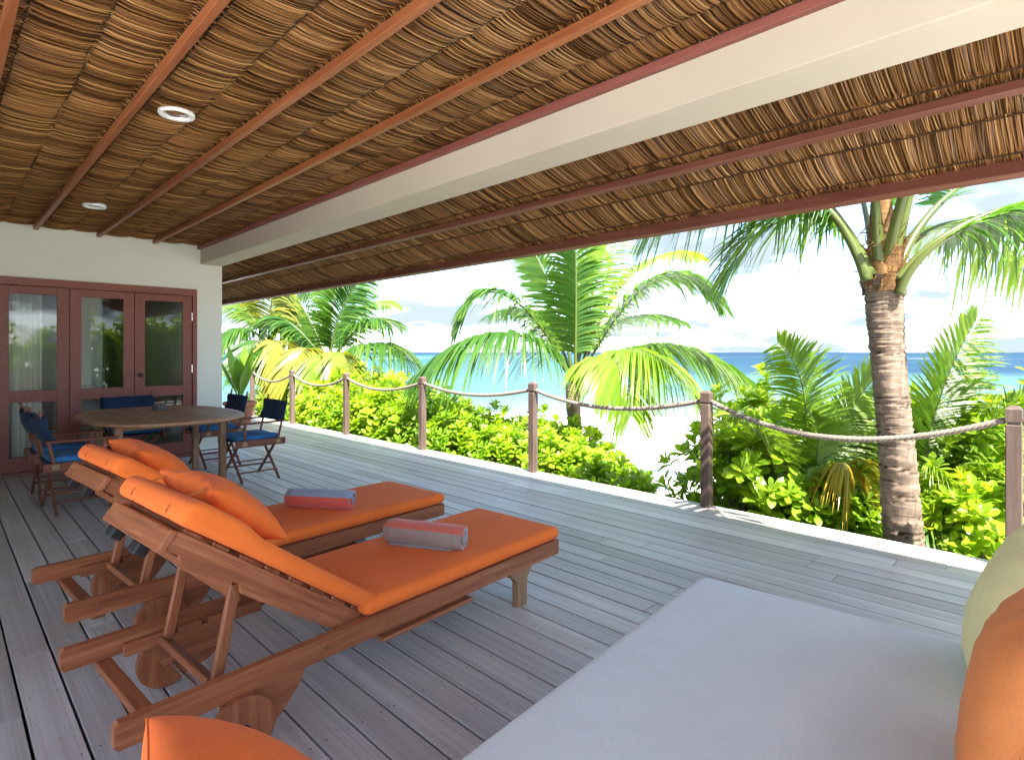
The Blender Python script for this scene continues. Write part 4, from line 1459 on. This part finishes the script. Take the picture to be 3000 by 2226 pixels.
def trunk_mesh(pts, rads, rs, ring=0.075, amp=0.006, n=22, mat='trunk'):
    tot = 0; P = [Vector(p) for p in pts]
    m = 60
    ln = sum((P[i + 1] - P[i]).length for i in range(len(P) - 1))
    m = int(ln / (ring / 4))
    vs, fs, at_ = [], [], []
    def ev(t):
        t *= len(P) - 1; i = min(int(t), len(P) - 2); u = t - i
        p0 = P[max(i - 1, 0)]; p1 = P[i]; p2 = P[i + 1]; p3 = P[min(i + 2, len(P) - 1)]
        c = .5 * ((2 * p1) + (p2 - p0) * u + (2 * p0 - 5 * p1 + 4 * p2 - p3) * u * u + (3 * p1 - p0 - 3 * p2 + p3) * u ** 3)
        return c, rads[i] + (rads[i + 1] - rads[i]) * u
    n = 40
    m = int(ln / .011)
    nr = int(ln / ring) + 4
    zb, acc = [], 0.0
    for _ in range(nr * 2):
        acc += ring * rs.uniform(.45, 1.45); zb.append(acc)
    amps = [rs.uniform(.35, 1.25) for _ in zb]
    pw = [(rs.uniform(0, 6.28), rs.uniform(.006, .02)) for _ in zb]
    import bisect
    for i in range(m + 1):
        c, r = ev(i / m)
        for j in range(n):
            a = 2 * math.pi * j / n
            h = ln * i / m
            k0 = bisect.bisect(zb, h)
            ph_, wa = pw[min(k0, len(pw) - 1)]
            h += wa * math.sin(a + ph_) + .006 * math.sin(3 * a + ph_ * 2)
            k = min(bisect.bisect(zb, h), len(zb) - 1)
            lo = zb[k - 1] if k else 0
            f_ = (h - lo) / max(1e-4, zb[k] - lo)
            rr = r + amp * amps[k] * (f_ * 1.6 - .8) + rs.uniform(-1, 1) * amp * .3 + amp * .8 * math.sin(2 * a + h * 3)
            vs.append((c.x + rr * math.cos(a), c.y + rr * math.sin(a), c.z))
            at_.append(min(1, max(0, (.95 if f_ < .14 else .10 + .25 * rs.random()) * amps[k])))
    for i in range(m):
        for j in range(n):
            k = (j + 1) % n
            fs.append([i * n + j, i * n + k, (i + 1) * n + k, (i + 1) * n + j])
    fs.append([m * n + j for j in range(n)])
    me = bpy.data.meshes.new('trunk')
    me.from_pydata(vs, [], fs)
    a_ = me.attributes.new('rnd', 'FLOAT', 'POINT'); a_.data.foreach_set('value', at_)
    me.materials.append(M[mat])
    me.polygons.foreach_set('use_smooth', [True] * len(fs))
    return me


def local_mesh(me, origin):
    me.transform(Matrix.Translation(-Vector(origin)))
    return me


def palm(label, base, trunk, rads, fronds, seed, group='coconut palms', boots=None, **kw):
    rs = random.Random(seed)
    root = tag(empty('coconut_palm', base), label, 'palm tree', group)
    if trunk:
        link_mesh('trunk', local_mesh(trunk_mesh(trunk, rads, rs, mat=kw.pop('tmat', 'trunk'), ring=kw.pop('ring', .075), amp=kw.pop('amp', .006)), base), root)
    for P, opt in fronds:
        o = dict(kw); o.update(opt)
        link_mesh('frond', local_mesh(frond_mesh(P, rs=rs, **o), base), root)
    return root


# --- the big palm at the deck edge
D0 = 4.66
bz = at(1985, 1424, D0)
tr = [at(1984, 1424, D0), at(1966, 1200, D0), at(1951, 1000, D0), at(1937, 850, D0), at(1926, 720, D0), at(1921, 640, D0), at(1920, 600, D0)]
def a3(*p): return [at(*q) for q in p]
cc0 = at(1921, 600, D0)
fr_ = [
    (a3((1893, 600, 4.6), (1800, 400, 4.8), (1620, 200, 5.1), (1405, 505, 5.5)), dict(Lmax=.75, r0=.05, r1=.006, droop=1.1, petiole=.30, n=80)),
    (a3((1885, 610, 4.55), (1840, 470, 4.6), (1740, 330, 4.8), (1480, 330, 5.4)), dict(Lmax=.6, r0=.048, r1=.006, droop=.9, petiole=.34)),
    (a3((1900, 580, 4.75), (1800, 430, 5.1), (1690, 430, 5.3), (1585, 590, 5.5)), dict(Lmax=.85, r0=.035, r1=.005, droop=.6, petiole=.2, n=80)),
    (a3((1912, 570, 4.6), (1905, 470, 4.55), (1895, 300, 4.5), (1860, 60, 4.0)), dict(Lmax=.6, r0=.055, r1=.008, petiole=.4)),
    (a3((1940, 575, 4.6), (1975, 440, 4.55), (2020, 250, 4.5), (2080, 20, 4.6)), dict(Lmax=.6, r0=.05, r1=.008, petiole=.4)),
    (a3((1950, 590, 4.62), (2000, 450, 4.7), (2120, 330, 4.9), (2400, 300, 5.2)), dict(Lmax=.62, r0=.045, r1=.007, petiole=.36)),
    (a3((1952, 610, 4.52), (2030, 500, 4.45), (2200, 400, 4.4), (2520, 420, 4.5)), dict(Lmax=.62, r0=.042, r1=.006, petiole=.3, droop=.8)),
    (a3((1955, 640, 4.5), (1990, 520, 4.35), (2180, 410, 4.2), (2480, 440, 4.2)), dict(Lmax=.6, r0=.04, r1=.006, petiole=.38, droop=.9)),
    (a3((1950, 560, 4.8), (2050, 450, 5.2), (2170, 450, 5.4), (2300, 600, 5.6)), dict(Lmax=.85, r0=.035, r1=.005, petiole=.16, droop=.7, mat='frond_light', n=80)),
    (a3((1915, 560, 4.8), (1950, 440, 5.3), (1990, 330, 5.8), (2140, 250, 6.6)), dict(Lmax=.6, r0=.035, r1=.005, petiole=.3)),
    (a3((1900, 570, 4.8), (1880, 420, 5.3), (1850, 300, 5.7), (1750, 220, 6.4)), dict(Lmax=.6, r0=.035, r1=.005, petiole=.3)),
    ([cc0, cc0 + Vector((.3, -.6, 1.1)), cc0 + Vector((.9, -1.3, 1.7)), cc0 + Vector((1.5, -1.8, 1.4))], dict(Lmax=.65, r0=.045, r1=.006, petiole=.25)),
    # last frond is unseen, added over the roof edge to dapple the deck
]
big = palm('tall coconut palm with a thick ringed trunk rising right beside the deck edge', bz, tr, [.15, .135, .132, .130, .125, .128, .15], fr_, 21, ring=.058, amp=.0095, wid=.03, n=82, mat='frond')
# cut leaf bases, fibre and stubs round the crown
rb = random.Random(4)
cc = at(1921, 600, D0)
for k in range(17):
    a = k * 2.399 + .4
    lvl = k / 16
    out = Vector((math.cos(a), math.sin(a), 0)); tg = Vector((-math.sin(a), math.cos(a), 0))
    z0 = cc.z - .17 + .30 * lvl
    r_ = .125 - .03 * lvl
    hgt = rb.uniform(.13, .22); flare = rb.uniform(.02, .07)
    mbt = MB(); att = rb.uniform(.0, .75)
    rings_ = []
    for s_ in (0, .2, .45, .75, 1.0):
        c = Vector((cc.x, cc.y, z0)) + out * (r_ + flare * s_ * s_) + Vector((0, 0, hgt * s_))
        hw = (.085 - .045 * s_) * (1 + .05 * rb.uniform(-1, 1)); th = .030 - .004 * s_
        rings_.append([c + tg * (hw * math.cos(q * math.pi / 4)) + out * (th * math.sin(q * math.pi / 4)) + Vector((0, 0, rb.uniform(-.006, .006))) for q in range(8)])
    for rg in rings_: mbt.v.extend([tuple(v - bz) for v in rg])
    mbt.att = [att] * 24 + [att * .6] * 16
    for q in range(4):
        for i in range(8):
            j = (i + 1) % 8
            mbt.f.append([q * 8 + i, q * 8 + j, q * 8 + 8 + j, q * 8 + 8 + i])
    mbt.f.append([32 + i for i in range(8)]); mbt.f.append([i for i in range(8)][::-1])
    mbt.build('leaf_base', M['boot'], big, 'auto')
fib = MB()
for k in range(150):
    a = rb.uniform(0, 6.283); out = Vector((math.cos(a), math.sin(a), 0))
    p = Vector((cc.x, cc.y, cc.z + rb.uniform(-.12, .42))) + out * rb.uniform(.09, .15)
    tip = p + out * rb.uniform(.02, .09) + Vector((rb.uniform(-.06, .06), rb.uniform(-.06, .06), rb.uniform(-.12, .16)))
    fib.tube([p - bz, (p + tip) / 2 - bz + out * .01, tip - bz], [.004, .003, .001], 4, a=rb.uniform(.05, .8))
core = MB()
core.tube([cc + Vector((0, 0, -.1)) - bz, cc + Vector((0, 0, .2)) - bz, cc + Vector((-.02, 0, .6)) - bz, cc + Vector((-.03, 0, 1.0)) - bz], [.13, .12, .075, .03], 12, a=.3)
core.build('crown_shaft', M['boot'], big, True)
o = fib.build('fibre', M['boot'], big); o['kind'] = 'stuff'

# --- the palm in the middle of the view
d = 11.0
b1 = at(1248, 1030, d); b1.z = -1.2
cb = (1250, 842)
def mid(*pts, **kw):
    return (a3((cb[0], cb[1], d), *pts), kw)
fr_ = [
    mid((1195, 720, 10.4), (1060, 660, 9.7), (905, 815, 9.6), Lmax=1.1, droop=.9, roll=.1, n=115),
    mid((1185, 690, 10.8), (1060, 545, 10.6), (1000, 700, 10.5), Lmax=1.0, droop=.55, n=115),
    mid((1225, 690, 11.2), (1190, 590, 11.4), (1142, 515, 11.8), Lmax=.7, facing=-FWD, droop=.3),
    mid((1252, 700, 10.9), (1255, 590, 10.9), (1248, 470, 11.0), Lmax=.85, facing=-FWD, droop=.35, n=105),
    mid((1270, 690, 11.2), (1310, 560, 11.6), (1352, 430, 12.0), Lmax=.85, facing=-FWD, droop=.35, mat='frond_light'),
    mid((1330, 690, 10.8), (1440, 500, 10.4), (1562, 655, 10.3), Lmax=1.0, droop=.55, n=115),
    mid((1300, 660, 11.6), (1400, 510, 12.2), (1520, 560, 12.8), Lmax=.8, droop=.5, mat='frond_light'),
    mid((1340, 740, 10.2), (1480, 690, 9.7), (1645, 845, 9.7), Lmax=1.0, droop=.8, n=115),
    mid((1310, 740, 10.0), (1420, 720, 9.0), (1505, 850, 8.7), Lmax=.9, droop=.9, mat='frond_light', n=105),
    mid((1290, 770, 10.0), (1350, 720, 9.0), (1372, 905, 8.6), Lmax=.9, droop=.8, mat='frond_light', n=105),
    mid((1210, 690, 11.8), (1150, 640, 12.8), (1060, 690, 13.6), Lmax=.8, droop=.6),
    mid((1290, 700, 12.0), (1380, 660, 13.0), (1480, 700, 14.0), Lmax=.8, droop=.6),
    mid((1265, 640, 12.0), (1290, 560, 13.4), (1300, 540, 14.6), Lmax=.8, droop=.6),
]
palm('coconut palm with broad arching green fronds standing on the sand in mid view', b1, [b1, at(1250, 940, d), at(1246, 880, d), at(1250, 835, d)], [.16, .14, .14, .17], fr_, 31, r0=.04, r1=.006, n=95, wid=.056, tmat='trunk_far', amp=.009, raggy=.05)

# --- palms further along the shore, behind the rope near the wall
d = 15.6
b2 = at(718, 860, d); b2.z = -1.1
cb = (716, 800)
fr_ = [
    mid((722, 720, 15.6), (740, 650, 15.4), (800, 590, 15.2), Lmax=1.1, facing=-FWD, droop=.4),
    mid((690, 720, 15.8), (660, 660, 16), (620, 620, 16.4), Lmax=1.0, facing=-FWD, droop=.4),
    mid((716, 700, 16.2), (728, 640, 16.6), (742, 560, 17), Lmax=1.0, facing=-FWD),
    mid((770, 700, 15.2), (830, 650, 14.8), (872, 740, 14.6), Lmax=1.0, droop=.6),
    mid((780, 740, 14.8), (850, 720, 14.2), (900, 790, 14.0), Lmax=1.0, droop=.8),
    mid((680, 740, 14.6), (650, 740, 13.8), (630, 830, 13.4), Lmax=1.0, droop=.9, mat='frond_golden'),
    mid((660, 720, 15.6), (600, 650, 15.6), (560, 720, 15.8), Lmax=1.0, droop=.7),
    mid((730, 760, 14.5), (750, 740, 13.6), (762, 830, 13.2), Lmax=.9, droop=.9, mat='frond_golden'),
    mid((770, 690, 16.5), (800, 640, 17.2), (850, 660, 18), Lmax=1.0, droop=.6, mat='frond_light'),
    mid((700, 760, 14.5), (690, 750, 13.6), (700, 840, 13.2), Lmax=.9, droop=.9, mat='frond_light'),
]
palm('leafy yellow-green coconut palm with its crown just above the shrubs', b2, [b2, at(716, 830, d), at(716, 795, d)], [.17, .16, .19], fr_, 41, r0=.045, r1=.008, wid=.062, n=84, tmat='trunk_far', amp=.009)
d = 16.4
b3 = at(578, 880, d); b3.z = -1.0
cb = (583, 745)
fr_ = [
    mid((586, 690, 16.2), (592, 650, 16.0), (596, 585, 15.8), Lmax=1.15, facing=-FWD, mat='frond_golden', droop=.55, n=70),
    mid((550, 690, 16.6), (520, 640, 16.8), (480, 640, 17), Lmax=1.0, droop=.6),
    mid((540, 710, 16), (505, 690, 15.6), (470, 770, 15.4), Lmax=1.0, droop=.8),
    mid((620, 700, 16.2), (650, 690, 16), (668, 790, 15.8), Lmax=1.0, droop=.8, mat='frond_light'),
    mid((565, 680, 17), (545, 630, 17.4), (520, 600, 18), Lmax=1.0, facing=-FWD),
    mid((610, 690, 17), (640, 650, 17.6), (670, 640, 18.2), Lmax=1.0, droop=.5),
    mid((600, 740, 15.2), (615, 730, 14.5), (622, 800, 14.2), Lmax=.9, droop=.8, mat='frond_golden'),
    mid((560, 740, 15.2), (545, 730, 14.5), (535, 800, 14.2), Lmax=.9, droop=.8),
]
palm('slim dark-trunked coconut palm with one yellow upright frond next to the cream wall', b3, [b3, at(579, 800, d), at(583, 745, d)], [.16, .15, .17], fr_, 51, r0=.045, r1=.008, wid=.06, n=80, tmat='trunk_far', amp=.009)

# --- young palms at the deck edge on the right (leaves springing from the ground)
def young(label, base, fr_, seed, **kw):
    return palm(label, base, None, None, fr_, seed, group='young palms by the deck', **kw)


g0 = at(1735, 1330, 5.85); g0.z = -.92
def yf(g, *pts, **kw):
    return ([Vector(g)] + a3(*pts), kw)
young('young feathery palm springing up right of the open sand', g0, [
    yf(g0, (1742, 1000, 5.75), (1790, 830, 5.6), (1690, 745, 5.5), Lmax=.55, petiole=.35, droop=.25, facing=-FWD, mat='frond_light'),
    yf(g0, (1790, 1000, 5.9), (1830, 880, 6.0), (1925, 800, 6.1), Lmax=.55, petiole=.35, droop=.3, facing=-FWD, mat='frond_light'),
    yf(g0, (1700, 1030, 5.6), (1660, 900, 5.5), (1590, 900, 5.4), Lmax=.5, petiole=.4, droop=.5, mat='frond_light'),
    yf(g0, (1810, 1020, 5.5), (1840, 960, 5.3), (1860, 1040, 5.2), Lmax=.5, petiole=.35, droop=.9, mat='frond_yellow'),
    yf(g0, (1760, 1050, 5.5), (1800, 950, 5.4), (1765, 900, 5.4), Lmax=.5, petiole=.35, droop=.6, mat='frond_light'),
], 61, r0=.018, r1=.003, n=84, wid=.022)
g1 = at(2010, 1400, 5.6); g1.z = -.92
young('tall young palm with a pale yellow-green frond right behind the ringed trunk', g1, [
    yf(g1, (1990, 1050, 5.6), (2010, 880, 5.6), (2125, 690, 5.7), Lmax=.6, petiole=.38, droop=.25, facing=-FWD, mat='frond_light'),
    yf(g1, (2060, 1040, 5.4), (2120, 880, 5.3), (2290, 830, 5.2), Lmax=.55, petiole=.3, droop=.4, mat='frond_light'),
    yf(g1, (2080, 1080, 5.2), (2160, 960, 5.0), (2330, 960, 4.9), Lmax=.55, petiole=.3, droop=.5, mat='frond_light'),
    yf(g1, (2040, 1030, 5.9), (2090, 900, 6.1), (2230, 850, 6.3), Lmax=.55, petiole=.3, droop=.4, mat='frond_light'),
    yf(g1, (1960, 1060, 5.9), (1930, 950, 6.1), (1850, 900, 6.3), Lmax=.5, petiole=.35, droop=.4, mat='frond_light'),
], 71, r0=.02, r1=.003, n=84, wid=.023)
g2 = at(2120, 1450, 5.0); g2.z = -.92
young('low young palm with drooping leaflets below the rope near the last post', g2, [
    yf(g2, (2100, 1150, 5.0), (2060, 1020, 5.0), (2010, 1010, 5.0), Lmax=.45, petiole=.3, droop=.7, mat='frond_light'),
    yf(g2, (2140, 1150, 5.0), (2160, 1040, 5.0), (2140, 1010, 4.9), Lmax=.45, petiole=.3, droop=.7, mat='frond_light'),
    yf(g2, (2150, 1180, 4.9), (2200, 1060, 4.8), (2270, 1060, 4.8), Lmax=.45, petiole=.3, droop=.7),
    yf(g2, (2090, 1190, 4.9), (2040, 1110, 4.9), (1990, 1150, 4.8), Lmax=.4, petiole=.3, droop=.7),
], 81, r0=.015, r1=.003, n=70, wid=.02)

# ------------------------------------------------------------------ naupaka shrubs
def rosette_leaf(rs, base, D, up, L, W, a, V, F, A):
    D = D.normalized()
    S = D.cross(up)
    if S.length < .05: S = D.cross(Vector((1, 0, 0)))
    S.normalize(); N = S.cross(D)
    b = len(V)
    bend = rs.uniform(.10, .32)
    rows_ = ((.0, .06), (.38, .52), (.74, 1.0), (.94, .66), (1.02, .12))
    for s, w in rows_:
        c = base + D * (L * s) - N * (bend * L * s * s)
        hw = S * (W * w * .5); up_ = N * (W * w * .14)
        V.append(tuple(c - hw + up_)); V.append(tuple(c)); V.append(tuple(c + hw + up_))
        A.extend([a] * 3)
    for k in range(len(rows_) - 1):
        q = b + 3 * k
        F.append([q, q + 1, q + 4, q + 3]); F.append([q + 1, q + 2, q + 5, q + 4])


def shrub_meshes(rx, H, nros, seed, leafL):
    rs = random.Random(seed)
    V, F, A = [], [], []
    st = MB()
    for k in range(nros):
        # heads of leaves fill an uneven dome, thicker towards its skin
        th = rs.uniform(0, 6.283)
        zz = rs.random() ** .75
        shell = 1 - .5 * rs.random() ** 2.0
        lump = 1 + .16 * math.sin(3 * th + seed) + .12 * math.sin(5 * th + zz * 4 + seed * 2)
        z = H * (.08 + .92 * zz) * (1 if zz < .9 else lump * .96)
        rr = rx * math.sqrt(max(0.02, 1 - (zz * .97) ** 2.4)) * lump * shell
        c = Vector((rr * math.cos(th), rr * math.sin(th), z * (0.85 + .15 * shell)))
        out = (Vector((math.cos(th) * rr / rx, math.sin(th) * rr / rx, .25 + 1.1 * zz)) + Vector((rs.uniform(-.5, .5), rs.uniform(-.5, .5), rs.uniform(-.2, .4)))).normalized()
        nl = rs.randint(9, 13)
        a0 = rs.uniform(0, 6.283)
        hue = min(1, max(.02, rs.gauss(.5, .17)))
        S = out.cross(Vector((.3, .2, 1))).normalized(); T2 = out.cross(S)
        for j in range(nl):
            a = a0 + j * 2.399
            lev = j / nl
            spread = 1.25 - 1.0 * lev
            D = (S * math.cos(a) + T2 * math.sin(a)) * spread + out * (.35 + .9 * lev)
            L = leafL * rs.uniform(.75, 1.15) * (1 - .35 * lev)
            rosette_leaf(rs, c + out * (.05 * lev), D, out, L, L * rs.uniform(.40, .50), min(1, max(.02, hue + rs.uniform(-.12, .12) + (.12 if lev > .7 else 0) + (.4 if rs.random() < .045 else 0))), V, F, A)
        if k % 3 == 0:
            root_ = Vector((c.x * .25 + rs.uniform(-.1, .1), c.y * .25 + rs.uniform(-.1, .1), 0))
            m_ = root_.lerp(c, .55) + Vector((rs.uniform(-.1, .1), rs.uniform(-.1, .1), -.05))
            st.tube([root_, m_, c], [.016, .011, .006], 5)
    me = bpy.data.meshes.new('foliage')
    me.from_pydata(V, [], F)
    a_ = me.attributes.new('rnd', 'FLOAT', 'POINT'); a_.data.foreach_set('value', A)
    me.materials.append(M['naupaka'])
    me.polygons.foreach_set('use_smooth', [True] * len(F))
    return me, st.mesh('branches', M['stem'], True)


SH = {'tall': [shrub_meshes(.92, 2.05, 300, 101 + k, .185) for k in range(2)],
      'mid': [shrub_meshes(.80, 1.45, 230, 111 + k, .18) for k in range(2)],
      'low': [shrub_meshes(.62, .80, 140, 121 + k, .17) for k in range(2)]}
SHH = {'tall': 2.05, 'mid': 1.45, 'low': .80}
HX = [480, 560, 650, 760, 830, 900, 1000, 1100, 1200, 1250, 1300, 1360, 1400, 1450, 1470]
HT = [812, 808, 808, 805, 815, 835, 878, 912, 922, 940, 975, 1015, 1045, 1075, 1090]
rsx = random.Random(77)
shrub_list = []


def add_shrub(x, y, top_z, label, group):
    gz = ground_z(x, y)
    H = max(.5, top_z - gz)
    kind = 'tall' if H > 1.75 else ('mid' if H > 1.05 else 'low')
    sc_ = H / SHH[kind] * .97
    i = rsx.randint(0, 1)
    fo, br = SH[kind][i]
    root = tag(empty('naupaka_shrub', (x, y, gz - .02), rsx.uniform(0, 6.28)), label, 'shrub', group)
    f = link_mesh('foliage', fo, root); f.scale = (max(.8, min(1.15, sc_ * 1.05)),) * 2 + (sc_,)
    f['kind'] = 'stuff'
    b = link_mesh('branches', br, root); b.scale = f.scale
    return root


def px_of(x, y):
    p = Vector((x, y, 0)); dd = p.dot(FWD)
    return CX + FPX * p.dot(RGT) / dd, dd


ORD = ['right next to the open sand', 'second', 'third', 'fourth', 'fifth', 'sixth', 'seventh', 'eighth', 'ninth', 'tenth', 'eleventh', 'twelfth', 'thirteenth', 'fourteenth', 'fifteenth', 'sixteenth']
for row, (yr, off, word) in enumerate(((6.08, 30, 'front row against the deck'), (7.15, 6, 'middle row behind the rope'), (8.5, 2, 'back row on the beach side'))):
    x = -4.3 - row * 1.2
    k = 0
    while x > (-15.5 if row == 0 else -17):
        xx, yy = x + rsx.uniform(-.15, .15), yr + rsx.uniform(-.15, .2)
        pxx, dd = px_of(xx, yy)
        if pxx > 440:
            ytop = float(np.interp(pxx, HX, HT)) + off + rsx.uniform(-12, 10)
            top = CAM_H - (ytop - HY) / FPX * dd
            if top > ground_z(xx, yy) + .35:
                lab = ('glossy green naupaka shrub, ' + ('the one nearest the open sand' if k == 0 else ORD[min(k, 15)] + ' from the open sand') + ', ' + word)
                add_shrub(xx, yy, top, lab, 'naupaka shrubs along the deck')
                k += 1
        x -= 1.02 + .1 * row
RS = [(1640, 6.2, 900, 'big-leaved naupaka shrub behind the post at the open sand'),
      (1690, 7.0, 838, 'naupaka shrub standing tall between the sand and the young palm'),
      (1715, 5.95, 950, 'naupaka shrub low in front of the young feathery palm'),
      (1780, 6.7, 880, 'naupaka shrub behind the young feathery palm'),
      (1810, 5.6, 1030, 'low naupaka shrub under the middle of the sagging rope'),
      (1880, 6.6, 865, 'naupaka shrub seen just past the left side of the ringed trunk'),
      (1885, 5.45, 1080, 'low naupaka shrub at the foot of the ringed trunk'),
      (2060, 6.1, 868, 'naupaka shrub behind the tall pale palm frond'),
      (2070, 5.1, 1080, 'low naupaka shrub right of the ringed trunk under the rope'),
      (2190, 5.6, 850, 'tall naupaka shrub behind the last rope post'),
      (2180, 4.72, 1040, 'naupaka shrub at the deck edge beside the last rope post')]
for px_, dd, ty, lab in RS:
    p = at(px_, 900, dd)
    add_shrub(p.x, p.y, CAM_H - (ty - HY) / FPX * dd, lab, 'naupaka shrubs around the young palms')
# garden behind the camera, which the glass doors mirror
for k, (x, y, h) in enumerate(((9.2, 2.4, 1.9), (9.0, 3.4, 2.1), (8.4, 4.4, 2.6), (8.0, 5.6, 3.0), (8.2, 6.8, 2.8), (8.6, 7.9, 3.1), (7.4, 8.8, 2.6))):
    add_shrub(x, y, h, 'garden shrub mirrored in the glass doors, %s along the garden edge' % ORD[k].replace('right next to the open sand', 'first'), 'garden shrubs behind the viewer')

# ------------------------------------------------------------------ potted broad-leaf plant near the wall corner
pp = Vector((-12.35, 4.45, 0.002))
pot = tag(empty('plant_pot', pp), 'brown round plant pot on the deck behind the dark-backed chairs', 'plant pot')
MB().lathe([(.20, 0), (.27, .30), (.30, .36), (.325, .37), (.325, .43), (.295, .43), (.28, .36), (.001, .35)], 32, closed=True).build('shell', M['pot'], pot, 'auto')
MB().lathe([(.001, .375), (.15, .38), (.283, .37)], 24, closed=True).build('soil', M['backing'], pot, True)
pl = tag(empty('broad_leaf_plant', pp + Vector((0, 0, .37))), 'upright broad-leaf plant growing in the brown pot near the cream wall', 'plant')
rl = random.Random(8)
for k in range(9):
    a = k * 2.399; ln = rl.uniform(.8, 1.35); lean = rl.uniform(.15, .5)
    out = Vector((math.cos(a), math.sin(a), 0)); tg = Vector((-math.sin(a), math.cos(a), 0))
    mb = MB()
    for i in range(11):
        s = i / 10
        c = out * (lean * ln * s ** 1.5 + .03) + Vector((0, 0, ln * s * (1 - .15 * s * lean)))
        w = .012 if s < .25 else .012 + .085 * math.sin(min(1, (s - .25) / .75) * math.pi) ** .8
        mb.v += [tuple(c - tg * w + out * w * .3), tuple(c), tuple(c + tg * w + out * w * .3)]
        mb.att += [.3 + .4 * rl.random()] * 3
    for i in range(10):
        q = i * 3
        mb.f += [[q, q + 1, q + 4, q + 3], [q + 1, q + 2, q + 5, q + 4]]
    mb.build('leaf', M['broad'], pl, True, fix=False)
